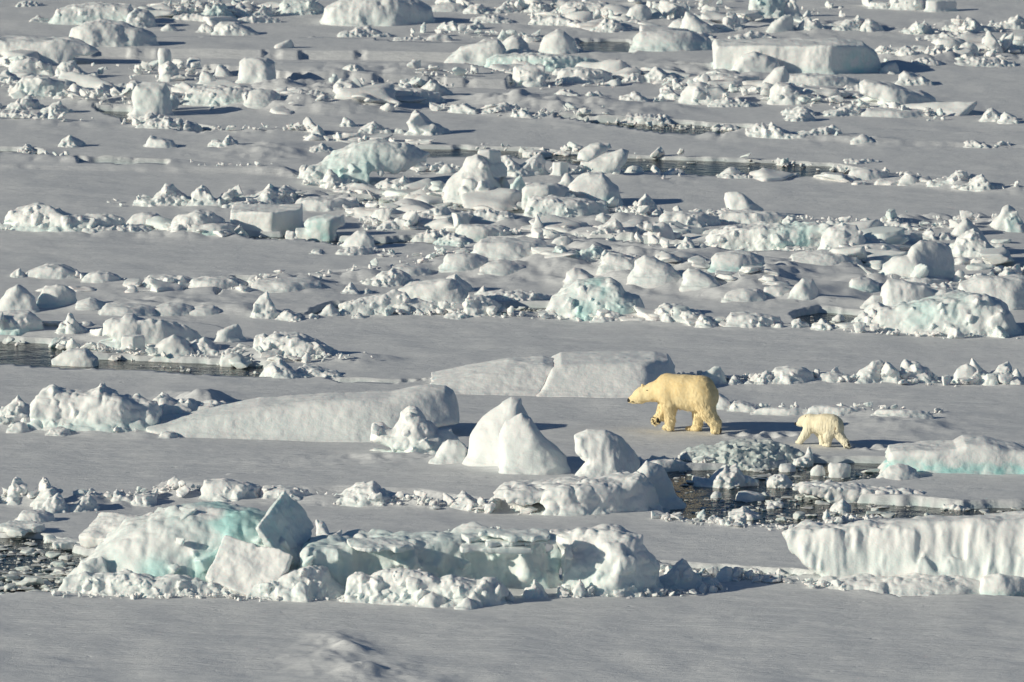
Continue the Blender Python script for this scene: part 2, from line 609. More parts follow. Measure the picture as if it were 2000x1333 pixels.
def plate(name, label, cx, cy, gz, L, W, T, normal, spin=0, cat='ice slab', group=None, ice=.0, parent=None, depth=0.0, ragged=False):
    """one tilted slab of ice: centre at pixel (cx, cy) seen at the depth of ground pixel row gz plus depth metres"""
    _seed[0] += 1
    rng = np.random.RandomState(_seed[0])
    g = G(cx, gz); dist = g[1] + depth
    ray = G(cx, cy) - np.array([0, 0, CAM_H])
    c = np.array([0, 0, CAM_H]) + ray * (dist / ray[1])
    nrm = Vector(normal).normalized()
    R = nrm.to_track_quat('Z', 'Y').to_matrix() @ Matrix.Rotation(math.radians(spin), 3, 'Z')
    cell = max(.018, min(T / 3.5, max(L, W) / 60))
    half = np.array([L, W, T]) / 2
    pad = .08 + cell * 2
    n = np.ceil((2 * (half + pad)) / cell).astype(int) + 1
    org = -(half + pad)
    ax = [org[i] + cell * np.arange(n[i]) for i in range(3)]
    U, V_, Z = np.meshgrid(*ax, indexing='ij')
    P = np.stack([U, V_, Z], -1)
    cut = rng.uniform(-.12, .12, 4)
    U2 = U * (1 + cut[0] * V_ / half[1]); V2 = V_ * (1 + cut[1] * U / half[0])
    q = np.abs(np.stack([U2, V2, Z], -1)) - (half - T * .12)
    F = np.linalg.norm(np.maximum(q, 0), axis=-1) + np.minimum(q.max(-1), 0) - T * .12
    if ragged:
        for _ in range(7):
            a = rng.uniform(0, 6.28)
            F = np.maximum(F, (U / half[0] * math.cos(a) + V_ / half[1] * math.sin(a) - rng.uniform(.62, 1.05)) * half.min() * 2)
    Pf = P.reshape(-1, 3)
    F = F + (.035 * fbm(Pf / [.3, .3, .6] + _seed[0], 4)).reshape(F.shape) * min(1, T / .12)
    V, Q = nets(F, org, cell)
    Rm = np.array(R)
    V = V @ Rm.T
    o = mesh_obj(name, V, Q, M_ICE, parent, {"ice": np.clip(ice * (.8 + .6 * fbm(V / .4, 2)), 0, 1)})
    o.location = Vector(c) - (parent.location if parent else Vector((0, 0, 0)))
    if not parent:
        tag(o, label, cat, group, 'thing')
    return o


# ------------------------------------------------------------------ outlines from a box
def outl(shape, x, yb, w, h, rng):
    x0 = x - w / 2
    def P(l): return [(x0 + a * w, yb - b * h) for a, b in l]
    j = lambda: rng.uniform(-.06, .06)
    if shape == 'dome':
        return P([(0, 0), (.03, .35 + j()), (.18 + j(), .75 + j()), (.42 + j(), 1), (.66 + j(), .92 + j()), (.88, .55 + j()), (1, 0)])
    if shape == 'cone':
        return P([(0, 0), (.15 + j(), .35 + j()), (.38 + j(), .9), (.48, 1), (.6 + j(), .8), (.85, .3 + j()), (1, 0)])
    if shape == 'left':
        return P([(0, 0), (.02, .6 + j()), (.14 + j(), 1), (.3 + j(), .92 + j()), (.6, .5 + j()), (1, .12), (1, 0)])
    if shape == 'right':
        return P([(0, 0), (0, .1), (.35, .5 + j()), (.7 + j(), .95), (.86, 1), (.97, .6), (1, 0)])
    if shape == 'box':
        return P([(0, 0), (.0, .8 + j()), (.06, .95), (.5, 1), (.93, .93 + j()), (1, .75), (.99, 0)])
    if shape == 'flat':
        return P([(0, 0), (-.0, .5), (.08, .85 + j()), (.35, 1), (.7, .9 + j()), (.95, .6), (1, 0)])
    if shape == 'jag':
        n = max(6, int(w / max(h, 4) * 3.0) + 3)
        xs = np.sort(np.linspace(.03, .97, n) + rng.uniform(-.4, .4, n) * .94 / n)
        k = np.arange(n)
        env = .55 + .45 * np.sin(2 * np.pi * (xs * rng.uniform(.7, 1.6) + rng.rand()))
        ys = (env * rng.uniform(.55, 1.0, n)) * np.sin(np.pi * np.clip(xs, .08, .92)) ** .6
        ys = np.maximum(ys, .62 * np.maximum(np.r_[ys[1:], 0], np.r_[0, ys[:-1]]))
        ys = np.maximum(ys / ys.max(), .16)
        return P([(0, 0)] + list(zip(xs, ys)) + [(1, 0)])
    raise ValueError(shape)


def lump(x, yb, w, h, shape, label, style=None, name=None, group=None, **kw):
    rng = np.random.RandomState(int(x * 7 + yb * 13) % 99991)
    if yb < 560 and not kw.get('parent') and shape in ('dome', 'cone', 'jag'): h = h * .87
    style = style or {'jag': 'j', 'box': 'b', 'cone': 's'}.get(shape, 's')
    if any(t in label for t in ('drift', 'snowfield', 'snow patch', 'snow bank', 'mound')) and shape != 'jag':
        style = kw.pop('style2', 'f')
        kw.setdefault('lean', .9); kw.setdefault('k', .45); kw.setdefault('D', min(.6 * w, 4 * h) / 75 + .3)
        name = name or 'snow_drift'
    elif style in 'sb' and 'smooth' not in label and 'round' not in label and 'cube' not in label and 'ch' not in kw and not kw.get('parent') and rng.rand() < .55:
        hm = h / 75.0
        kw.update(ch=rng.uniform(.5, 1.1), cs=(max(.10, .22 * hm), max(.16, .75 * hm)))
    name = name or {'jag': 'ice_rubble_heap', 'box': 'ice_block', 'cone': 'ice_pinnacle', 'flat': 'ice_slab',
                    'dome': 'snow_hummock', 'left': 'ice_wedge', 'right': 'ice_wedge'}[shape]
    return berg(name, label, outl(shape, x, yb, w, h, rng), style, group=group, yb=yb, **kw)


# ------------------------------------------------------------------ crumbs of ice
PROTO = []


def make_protos():
    for s in range(14):
        rng = np.random.RandomState(500 + s)
        for res in (5, 10):
            cell = 1.0 / res
            n = int(1.7 / cell) + 2
            ax = -.85 + cell * np.arange(n)
            U, V, Z = np.meshgrid(ax, ax, ax, indexing='ij')
            rr = np.random.RandomState(900 + s)
            F = np.full(U.shape, -9.0)
            for _ in range(11):
                d = rr.randn(3); d /= np.linalg.norm(d)
                F = smax(F, U * d[0] + V * d[1] + Z * d[2] * rr.uniform(.8, 1.3) - rr.uniform(.34, .56), .10)
            P = np.stack([U, V, Z], -1).reshape(-1, 3) + s * 5.1
            F = F + (.10 * fbm(P * 2.2, 2)).reshape(F.shape)
            for e in (0, -1):
                F[e] = 1; F[:, e] = 1; F[:, :, e] = 1
            PROTO.append((nets(F, np.array([-.85] * 3), cell)))


def merge_crumbs(name, items, mat, label=None, kind='stuff', level=False):
    """items: (x, y, z, size, low) -> one mesh"""
    Vs, Qs, Is, off = [], [], [], 0
    rng = np.random.RandomState(len(items) + int(abs(items[0][0]) * 100) if items else 0)
    for (x, y, z, s, low, sq) in items:
        V, Q = PROTO[rng.randint(14) * 2 + (0 if low else 1)]
        a = rng.uniform(0, 6.28)
        c, sn = math.cos(a), math.sin(a)
        sc = s * rng.uniform(.7, 1.25, 3) * np.array([1, 1, sq])
        if not level and rng.rand() < .4: sc = sc * (1.1, 1, .38)
        W = V * sc
        W = W @ np.array([[c, -sn, 0], [sn, c, 0], [0, 0, 1]]).T
        if level:
            W = W @ np.array(Matrix.Rotation(rng.randn() * .06, 3, 'Y') @ Matrix.Rotation(rng.randn() * .05, 3, 'X')).T
        if sq > .7:
            R = Matrix.Rotation(rng.uniform(-.8, .8), 3, rng.choice(['X', 'Y']))
            W = W @ np.array(R).T
        Vs.append(W + (x, y, z)); Qs.append(Q + off); off += len(V)
        Is.append(np.full(len(V), rng.choice([0, 0, 0, 0, .04, .18])))
    o = mesh_obj(name, np.concatenate(Vs), np.concatenate(Qs), mat, attr={"ice": np.concatenate(Is)})
    tag(o, label, None, None, kind)
    return o


def rubble_line(P, n, smin, smax, spread, seed=0, hump=.25, label=None, name='ice_rubble', mat=None, flat=False):
    """crumbs heaped along a polyline of pixels; spread in metres across the line"""
    rng = np.random.RandomState(seed + 40)
    W = world_poly(pts(P))
    L = np.hypot(*np.diff(W, axis=0).T); cum = np.concatenate([[0], np.cumsum(L)])
    dens = rng.uniform(0, cum[-1], max(3, int(cum[-1] / 3)))
    X = []
    for i in range(n):
        t = rng.choice(dens) + rng.randn() * .9 if rng.rand() < .55 else rng.uniform(0, cum[-1])
        t = np.clip(t, 0, cum[-1] - 1e-3)
        j = np.searchsorted(cum, t, 'right') - 1
        p = W[j] + (W[j + 1] - W[j]) * ((t - cum[j]) / L[j])
        o = rng.randn() * .5
        s = smin * (smax / smin) ** (rng.rand() ** 2.6)
        X.append((p[0] + rng.randn() * .1, p[1] + o * spread, s, math.exp(-o * o * 2.5)))
    X = np.array(X)
    H, _ = height(X[:, 0], X[:, 1])
    H = np.maximum(H, -.10)
    if flat:                                     # broken plates lying nearly level
        items = [(x, y, hh + .01, s, False, rng.uniform(.22, .40)) for (x, y, s, e), hh in zip(X, H)]
        return merge_crumbs(name, items, mat or M_ICE, label, level=True)
    items = [(x, y, hh + s * .18 + hump * e * rng.uniform(0, 1), s, s * FPX / y < 9, rng.uniform(.75, 1.1)) for (x, y, s, e), hh in zip(X, H)]
    return merge_crumbs(name, items, mat or M_ICE, label)


def brash(P, n, smin, smax, seed=0, label=None, name='brash_ice', z=-.09, mat=None, flat=.45):
    """broken bits afloat over a polygon of pixels"""
    rng = np.random.RandomState(seed + 77)
    W = world_poly(pts(P))
    lo, hi = W.min(0), W.max(0)
    items = []
    c = rng.uniform(lo, hi, (max(4, n // 25), 2))
    t = 0
    while len(items) < n and t < n * 30:
        t += 1
        p = c[rng.randint(len(c))] + rng.randn(2) * [.7, .5] if rng.rand() < .6 else rng.uniform(lo, hi)
        if sdpoly(np.array([p[0]]), np.array([p[1]]), W)[0] > 0: continue
        s = smin * (smax / smin) ** (rng.rand() ** 3.2)
        items.append((p[0], p[1], z + s * flat * .15, s, s * FPX / p[1] < 9, flat * rng.uniform(.5, 1.3)))
    return merge_crumbs(name, items, mat or M_BRASH, label)

# ------------------------------------------------------------------ the sheet: leads of open water, raised floes, drifts
LEADS = [
    ("-200,650 0,660 110,668 130,692 250,696 360,702 525,712 545,741 420,737 280,726 120,720 0,714 -200,712", -.6),
    ("1262,918 1340,912 1480,912 1600,900 1745,902 1765,936 1640,944 1545,946 1560,962 1720,974 1870,984 2200,982 2200,1004 1900,1006 1700,1010 1560,1032 1420,1022 1290,1006 1280,985 1310,960 1275,940", -.6),
    ("-200,1050 60,1045 190,1085 205,1110 150,1140 110,1160 -200,1160", -.5),
    ("1290,1098 1400,1104 1545,1112 1585,1122 1520,1126 1380,1120", -.5),
    ("1560,1118 1800,1150 2200,1142 2200,1160 1760,1164", -.42),
    ("780,284 900,286 1100,296 1330,308 1480,312 1600,320 1700,334 1640,346 1400,346 1310,341 1210,330 1000,310 900,308 800,300", -.5),
    ("1065,230 1200,234 1350,238 1460,246 1500,254 1420,266 1300,262 1180,250", -.5),
    ("720,82 860,84 985,90 980,100 860,98 740,94", -.5),
    ("1120,76 1230,78 1245,92 1240,104 1150,100", -.5),
    ("620,380 800,384 900,395 1010,400 960,414 800,410 700,406", -.45),
    ("455,456 590,458 570,470 480,466", -.5),
    ("700,590 860,588 900,606 980,596 1060,596 1080,604 1000,614 760,612", -.55),
    ("1560,612 1600,604 1690,612 1700,640 1620,643 1565,632", -.32),
    ("460,548 560,549 500,560 470,570 430,580 440,570", -.4),
    ("-200,288 0,290 80,292 85,304 0,303 -200,302", -.5),
    ("150,318 330,322 320,330 160,326", -.4),
    ("650,592 700,590 690,612 560,620 600,612", -.4),
    ("1880,512 2200,516 2200,530 1900,528", -.4),
    ("180,210 260,212 330,236 420,250 380,258 260,240", -.4),
    ("640,742 780,746 830,744 760,752 660,750", -.35),
    ("1040,460 1180,468 1330,482 1320,493 1170,481 1040,472", -.4),
    ("560,450 700,470 860,462 1000,474 980,484 820,474 680,482 560,463", -.35),
    ("880,404 1030,402 1110,410 1000,421 880,418", -.4),
    ("1370,484 1560,500 1700,498 1740,506 1560,508 1400,500", -.35),
]
TERRACES = [
    ("300,112 600,116 1000,124 1060,118 1000,96 600,86 200,86 -300,80 -300,100", .24, .05),
    ("560,166 700,168 990,172 1010,160 900,140 560,136 400,140", .24, .05),
    ("560,222 680,226 780,222 720,206 600,190 520,192", .10, .4),
    ("975,985 1100,1000 1270,1000 1295,960 1245,905 1100,900 900,905 500,925 300,950 500,960 800,965", .10, .08),
    ("1560,976 1800,990 1830,984 2200,980 2200,930 1760,930 1560,948", .06, .06),
    ("830,520 900,530 1130,545 1420,590 1690,600 1660,520 1420,480 1000,470 880,490", .10, .35),
    ("0,652 110,660 330,686 520,704 560,690 420,640 200,620 -200,620", .08, .1),
    ("1370,268 1500,270 1800,285 2200,292 2200,270 1800,258 1500,250", .08, .1),
    ("-300,322 500,340 590,350 560,330 300,316 -300,300", .07, .1),
]
MOUNDS = [
    (650, 1264, .50, 1.1, .15), (705, 1314, .9, 1.0, .12), (575, 1290, .8, 1.0, .04), (800, 1330, 1.5, 1.2, .04),
    (390, 800, .7, 1.5, .35), (560, 188, 2.0, 3.5, .3), (680, 205, 1.5, 2.5, .2),
    (1100, 520, 1.6, 3.0, .22), (1330, 540, 1.5, 3.0, .2), (950, 540, 1.4, 2.0, .10), (1230, 560, 1.2, 2.0, .15),
    (1480, 580, 1.0, 2.0, .15), (1500, 545, 1.1, 2.0, .2), (300, 600, 1.2, 2.0, .14), (600, 560, 1.2, 2.0, .12),
    (460, 605, .8, 1.5, .12), (1640, 505, 1.2, 2.5, .2), (1730, 830, 1.5, 2.0, .10), (1050, 935, 1.2, 1.3, .06),
    (800, 903, 1.3, .5, .12), (1010, 922, 1.0, .4, .08), (520, 300, 1.4, 2.5, .15), (450, 560, 1.0, 2.0, .1), (1150, 215, 2, 3, .15),
    (1000, 205, 2, 3, .12), (620, 905, 2.0, .8, .05),
]
TRACKS = [(1440, 853), (1472, 849), (1505, 855), (1538, 852), (1690, 876), (1712, 881), (1742, 878), (1768, 884), (1800, 881), (1835, 887), (1868, 884), (1900, 890)]
BANKS = [
    ("-100,985 100,985 300,975 420,972 700,985 880,988", 0.45, 0.11),
    ("-100,830 40,832 300,850", 0.5, 0.066),
    ("1400,795 1500,800 1700,812 1830,812", 0.35, 0.11),
    ("1340,745 1500,748 1700,745 1990,748", 0.6, 0.066),
    ("-50,455 250,452 450,462", 0.86, 0.086),
    ("-50,232 200,240 420,258 620,262", 1.0, 0.108),
    ("-50,302 150,318 330,326 560,340", 0.71, 0.086),
    ("200,400 420,402 600,398 720,410", 1.15, 0.108),
    ("600,615 800,616 1000,618 1270,628 1450,638 1560,645 1700,650", 0.71, 0.054),
    ("500,560 700,545 880,500", 0.86, 0.054),
    ("1260,440 1480,430 1700,445 1990,440", 1.44, 0.162),
    ("1100,250 1300,255 1500,275 1700,278", 1.0, 0.108),
    ("-50,170 200,200 400,200 560,215", 1.44, 0.13),
    ("1600,120 1800,120 2050,110", 2.01, 0.162), ("1850,55 2050,60", 2.01, 0.162), ("300,30 600,20", 2.01, 0.13),
    ("1150,60 1400,50 1600,60", 2.3, 0.162), ("700,160 900,150 1250,160 1400,160", 1.72, 0.108),
    ("1400,190 1600,200 1850,210", 1.44, 0.108),
    ("880,500 1000,490 1150,505 1300,530 1420,560 1560,592", 1.0, 0.11), ("700,548 860,520 900,505", 0.75, 0.075),
    ("1430,590 1560,580 1700,560", 0.75, 0.075), ("1250,480 1400,500 1560,505", 0.88, 0.1), ("280,560 420,575 560,560", 0.75, 0.07),
    ("150,600 300,612 480,615 560,622", 0.75, 0.08), ("-40,640 150,650 330,680 520,700 720,706", 0.62, 0.08),
    ("560,380 700,400 900,430 1100,450 1260,470", 1.25, 0.09), ("900,345 1100,350 1250,350", 1.0, 0.09), ("1000,400 1200,420 1400,425", 1.0, 0.072),
    ("1500,330 1700,345 1800,360 1990,375", 0.88, 0.108), ("1180,110 1400,150 1560,160", 1.5, 0.108), ("900,190 1100,210 1300,215", 1.5, 0.09),
    ("1700,640 1850,600 1990,590", 1.0, 0.06), ("1640,520 1760,560 1990,540", 1.0, 0.1),
]
build_ground()
make_protos()

# ------------------------------------------------------------------ front row of ice
G1 = 'blocks of the near ice ridge'
hum = berg("ice_hummock", "large white and turquoise hummock under the tilted slabs",
     "120,1156 150,1130 180,1102 205,1076 240,1050 285,1024 335,1008 380,1000 440,997 480,1002 530,1015 575,1040 600,1075 610,1110 600,1155",
     'p', group=G1, yb=1158, D=2.2, ridge=(.35, .5, .25), ice=(.15, -.3, .9), ch=.25, k=.3,
     spots=((440, 1018, 75, .95), (440, 1085, 70, .9), (300, 1125, 45, .8), (370, 1128, 50, .8), (340, 1015, 30, .5), (230, 1120, 40, .4)))
plate("ice_slab", "shaded blue slab tilted on top of the near left hummock", 556, 1034, 1150, 1.32, .95, .13, (.74, -.52, .42), 28, group=G1, ice=.25, depth=.25)
plate("ice_slab", "sunlit pale slab leaning on the front of the near left hummock", 484, 1112, 1160, 1.28, .98, .13, (-.12, -.80, .58), -18, group=G1, depth=-.05)
plate("ice_slab", "flat snow-covered slab tipped up at the back left of the near hummock", 222, 1038, 1095, 1.05, 1.0, .22, (-.22, -.25, .94), 12, group=G1, depth=.2)
plate("ice_slab", "turquoise edged plate curling over the crown of the near left hummock", 330, 1016, 1150, 1.1, .6, .10, (-.55, -.25, .8), 15, group=G1, ice=.2, depth=1.0)
lump(640, 1064, 46, 42, 'jag', "shaded broken heap right behind the tilted blue slab", group=G1, gz=.05)
berg("ice_rubble_heap", "low white rubble apron at the foot of the near left hummock", "112,1163 122,1142 165,1128 215,1130 250,1122 300,1136 345,1128 400,1140 440,1135 480,1150 500,1168",
     'j', group=G1, yb=1167, D=.6, ice=(.14, -.3, .9), ch=1.2)
berg("ice_rubble_heap", "white lumpy rubble between the sunlit slab and the ridge wall", "476,1172 490,1150 520,1140 548,1132 575,1115 610,1108 640,1115 655,1140 672,1160 690,1174",
     'j', group=G1, yb=1174, D=.7, ch=1.0, ice=(.2, -.3, .6))
berg("ice_ridge", "long shaded blue ice wall with thin plates on its top, centre foreground",
     "585,1165 588,1085 600,1072 690,1066 760,1060 830,1058 880,1052 900,1046 960,1044 1050,1048 1090,1062 1096,1100 1092,1165",
     'b', group=G1, yb=1168, D=1.7, ridge=(.02, .3, .5), fl=.07, flp=.25, ice=(.45, .0, 1.0), k=.12, lean=.15, a1=.10, a2=.03, ch=.35, cs=(.12, .5))
berg("ice_rubble_heap", "bright white rubble heap in front of the blue ice wall, long pointed right end",
     "668,1178 676,1135 695,1122 722,1132 745,1114 780,1112 835,1116 858,1132 880,1122 905,1132 930,1136 950,1124 968,1122 980,1140 994,1165 960,1168 930,1172",
     'j', group=G1, yb=1178, D=.65, ch=1.1, ridge=(.75, .2, .5), ice=(.2, -.3, .5), v0=-.35)
lump(850, 1178, 62, 26, 'dome', "small round snow lump at the foot of the bright rubble heap", group=G1, v0=-.5)
lump(914, 1179, 46, 20, 'cone', "small pointed snow lump beside the foreground snow, under the rubble heap tip", group=G1, v0=-.5)
for (cx, cy, L, W, s, lb) in ((742, 1066, 1.15, .8, 2, "thin plate overhanging the left end of the blue ice wall"),
                              (1000, 1043, 1.35, .9, -3, "topmost thin plate on the blue ice wall"),
                              (1010, 1056, 1.75, .9, 2, "wide thin plate under the topmost one on the blue ice wall"),
                              (965, 1066, 1.3, .7, -2, "lowest thin plate on the blue ice wall")):
    plate("ice_plate", lb, cx, cy, 1168, L, W, .08, (.02, -.10, .99), s, 'ice slab', G1, .15, depth=.35, ragged=True)
berg("ice_block", "ragged white block right of the blue ice wall with an overhanging cap",
     "1098,1166 1094,1120 1100,1090 1086,1070 1098,1060 1075,1050 1130,1042 1190,1040 1252,1050 1240,1066 1262,1090 1286,1114 1284,1150 1282,1162",
     'j', group=G1, yb=1163, D=1.2, ridge=(.72, .25, .9), fl=.08, ch=.5, ice=(.3, .0, .5))
lump(1338, 1152, 110, 56, 'jag', "dark shaded rubble heap in the shadow right of the ragged block", group=G1)
lump(1040, 1170, 60, 34, 'jag', "shaded small rubble heap at the foot of the blue ice wall", group=G1)
lump(1120, 1168, 60, 30, 'jag', "shaded rubble between the ice wall and the ragged block", group=G1)
berg("ice_block", "big fluted white ice block at the right edge of the foreground",
     "1548,1092 1534,1064 1542,1050 1580,1042 1640,1036 1700,1028 1760,1026 1800,1020 1850,1020 1900,1014 1960,1014 2010,1008 2100,1010 2140,1050 2130,1160 1700,1160 1620,1148 1590,1122 1560,1104",
     's', yb=1160, D=1.6, ridge=(1.0, .10, .0), fl=.17, flp=.34, k=.16, seed=11, ice=(.25, .0, .5), lean=.3, a1=.03)
berg("ice_rubble_heap", "bright slushy mound along the foot of the big fluted block", "1590,1156 1610,1140 1650,1130 1720,1128 1800,1120 1900,1122 1990,1118 2050,1125 2060,1160",
     'f', yb=1164, D=1.5, ice=(.12, -.3, .5), v0=-.65, a2=.03, lean=1.3, a1=.12)
lump(1965, 1160, 110, 48, 'flat', "rounded lump with green underside at the foot of the big fluted block", name="snow_hummock", ice=(.7, -.4, .3), v0=-.7)

# ------------------------------------------------------------------ tall blocks left of the bears
G2 = 'tall blocks on the floe left of the bears'
berg("ice_pinnacle", "tallest smooth white pinnacle left of the big bear", "914,908 917,860 930,832 952,806 976,784 996,779 1012,786 1022,812 1040,850 1050,905",
     's', group=G2, D=1.2, ridge=(.72, .30, .9), ice=(.1, -.3, .3), k=.32, lean=.5, yb=912)
berg("ice_block", "rounded ridged block leaning against the right of the tallest pinnacle", "988,922 978,856 986,830 1016,810 1036,818 1054,846 1076,874 1100,900 1112,926",
     's', group=G2, D=1.1, ridge=(.55, .3, .9), ice=(.15, -.2, .5), k=.2, lean=.5, v0=-.15, yb=926)
berg("ice_block", "round headed block with a narrow waist standing on the ledge under the big bear", "1104,950 1122,934 1144,910 1128,888 1124,858 1144,840 1182,840 1212,858 1240,888 1250,915 1246,950",
     's', group=G2, D=.9, ridge=(.55, .3, .9), ice=(.12, -.3, .3), k=.34, lean=.4, fl=.06, flp=.25, yb=948)
berg("ice_ledge", "thick floe edge under the round headed block beside dark water", "965,975 990,962 1050,955 1120,946 1200,938 1250,932 1272,950 1288,985 1280,1004 1240,1010 1130,1006 1060,990 1000,985",
     's', group=G2, D=1.5, ridge=(.55, .12, .7), ice=(.25, -.3, .15), k=.28, a2=.05, yb=1008, lean=.15)
berg("snow_hummock", "shaded blue hummock behind the thick floe edge at the lead", "1235,978 1245,925 1262,905 1290,920 1312,950 1320,976", 's', group=G2, yb=984, D=.8, ridge=(.1, .3, .6))
berg("snow_hummock", "peaked snow hummock left of the tallest pinnacle", "716,872 730,838 745,830 762,838 780,806 797,797 812,808 828,832 850,842 880,832 902,848 918,880 900,892",
     'p', group=G2, D=.9, yb=892, ridge=(.5, .35, .6), k=.3, ch=.1, ice=(.3, -.3, .25))
lump(883, 906, 72, 46, 'dome', "small round lump wedged at the foot of the peaked hummock", group=G2)
berg("ice_slab", "long sloping snow-topped slab rising to a blunt right end, left of the pinnacles",
     "285,848 340,836 420,814 500,796 600,784 680,776 760,770 830,760 866,757 884,768 894,800 897,835 760,850 620,858 500,858",
     's', cat='ice slab', yb=860, D=1.9, ridge=(.90, .02, 1.0), ice=(.12, -.2, .5), k=.20, lean=.75, a1=.03, a2=.007, f2=.2)
berg("ice_hummock", "broad white hummock with turquoise drips along its foot, near the left edge",
     "56,838 55,800 66,778 98,758 128,768 160,776 190,758 214,772 260,784 300,792 310,812 302,836 230,842",
     's', yb=842, D=1.3, ridge=(.72, .2, .8), fl=.08, ice=(.5, -.3, .22), a2=.05)
lump(30, 816, 62, 40, 'jag', "small white rubble heap touching the left end of the broad hummock")
berg("snow_drift", "long shaded lumpy drift running right from the broad hummock", "290,822 300,785 312,776 340,790 365,785 385,798 420,790 450,802 490,802 480,815 400,824",
     's', yb=826, D=1.2, ridge=(.08, .4, .3), a2=.06)
for x, yb, w, h, lb in ((40, 838, 36, 16, "flattest"), (115, 846, 50, 14, "longer"), (330, 852, 40, 12, "rightmost")):
    lump(x, yb, w, h, 'dome', f"{lb} small snow bump in front of the broad left hummock", v0=-.3)
G3 = 'lumps along the cracked floe edge above the near ridge'
for x, yb, w, h, s, lb, kw in (
        (98, 978, 56, 46, 'left', "tilted white wedge at the left end of the cracked floe edge", {}),
        (25, 980, 50, 42, 'jag', "upright jagged heap at the left frame edge above the slush", {}),
        (100, 1002, 60, 36, 'jag', "small heap under the tilted white wedge", {}),
        (155, 1000, 70, 28, 'jag', "shaded bluish heap right of the tilted white wedge", {}),
        (70, 1022, 70, 22, 'flat', "pale flat lump lying in the slush at the left edge", {}),
        (180, 976, 40, 22, 'jag', "little pointed heap near the tilted white wedge", {}),
        (262, 984, 90, 24, 'jag', "low white broken heap on the cracked floe edge", {}),
        (284, 988, 40, 20, 'box', "small square ice block on the cracked floe edge", {}),
        (450, 978, 118, 38, 'flat', "long lit lump with a shaded right half on the cracked floe edge", dict(style='s', ridge=(.55, .2, .9))),
        (560, 976, 90, 22, 'flat', "shaded low ledge right of the long lit lump", {}),
        (740, 988, 165, 40, 'jag', "wide grey rubble heap in the centre of the cracked floe edge", {}),
        (930, 998, 100, 32, 'jag', "white rubble heap left of the thick floe edge", {}),
        (1020, 1000, 70, 20, 'jag', "small lumps at the foot of the thick floe edge", {})):
    lump(x, yb, w, h, s, lb, group=G3, **kw)
plate("ice_slab", "flat pale slab afloat in the slush at the left edge", 40, 1032, 1040, .9, .8, .12, (-.05, -.1, 1), 10, ice=.1, ragged=True)
plate("ice_slab", "long narrow slab afloat beside the near hummock", 130, 1060, 1064, 1.0, .6, .1, (.05, -.1, 1), -5, ice=.1, ragged=True)

# ------------------------------------------------------------------ around the bears
berg("ice_slab", "broad snowy slab cracked off behind the big bear's head with a shaded right end", "1032,772 1078,722 1095,710 1180,704 1280,702 1308,708 1322,740 1300,765 1230,776 1120,775",
     'b', cat='ice slab', yb=776, D=2.9, ridge=(.78, .02, 1.5), lean=1.5, k=.15, a1=.02, a2=.006, ice=(0, 0, 0))
berg("ice_slab", "low wedge shaped slab left of the crack behind the big bear", "840,756 900,738 990,714 1060,709 1082,714 1070,735 1030,770 930,768",
     'f', cat='ice slab', yb=771, D=2.4, ridge=(.95, .02, .5), lean=1.6, k=.15, a1=.03, a2=.01, ice=(0, 0, 0))
G4 = 'blocks of the thin ridge right of the big bear'
for x, yb, w, h, s, lb, kw in (
        (1382, 752, 70, 36, 'right', "clear grey tilted plate just behind the big bear's rump", dict(ice=(.3, -.5, 1))),
        (1425, 752, 50, 18, 'jag', "tiny rubble heap right of the grey plate behind the bear", {}),
        (1490, 750, 60, 24, 'jag', "small white heap in the thin ridge above the cub", {}),
        (1552, 749, 86, 30, 'flat', "low pale slab in the thin ridge above the cub", {}),
        (1630, 748, 70, 20, 'flat', "flat shaded plate in the thin ridge left of the broken peaks", {}),
        (1694, 749, 84, 42, 'right', "lit angular peak, left of the broken plates in the thin ridge", dict(style='p', ch=.5)),
        (1750, 748, 60, 40, 'left', "shaded leaning plate in the middle of the broken peaks", dict(style='b')),
        (1806, 749, 92, 40, 'left', "plate-like peak right of the leaning shaded plate", dict(style='p', ch=.4)),
        (1895, 750, 66, 38, 'dome', "rounded white peak towards the right end of the thin ridge", {}),
        (1936, 750, 96, 48, 'jag', "highest white peak at the right end of the thin ridge", dict(style='p', ch=.6)),
        (1990, 750, 50, 26, 'jag', "shaded heap at the frame edge of the thin ridge", {})):
    lump(x, yb, w, h, s, lb, group=G4, **kw)
lump(1418, 800, 62, 32, 'left', "rounded snow lump right behind the big bear's hind leg", style='s')
lump(1540, 812, 130, 14, 'flat', "thin white plate in the crack just above and left of the cub", name='ice_plate', D=.35)
lump(1640, 812, 120, 18, 'flat', "thin white plate in the crack right above the cub", name='ice_plate', D=.4)
lump(1765, 813, 110, 12, 'flat', "thin white plate at the right end of the crack above the cub", name='ice_plate', D=.3)
lump(1470, 806, 90, 20, 'left', "low snow tail running right from the lump behind the bear", style='s')
berg("ice_floe", "snowy floe with a green band along its waterline, right of the cub", "1734,905 1740,886 1766,880 1820,876 1868,874 1886,862 1926,862 1960,870 2020,880 2060,900 2050,925 1900,928 1800,926 1744,920",
     's', yb=928, D=1.5, ridge=(.2, .3, .1), ice=(1.25, .02, .34), k=.22, a1=.04, a2=.012, lean=.2)
berg("ice_rubble_heap", "broad grey brash mound in front of the cub", "1330,905 1350,890 1400,878 1450,868 1510,867 1545,880 1580,896 1592,912 1560,920", 'j', yb=922, D=1.3, mat=M_BRASH,
     ice=(.22, -.5, 1), ch=1.6, cs=(.04, .13), lean=1.6, a2=.03)
G5 = 'lumps in the lead below the cub'
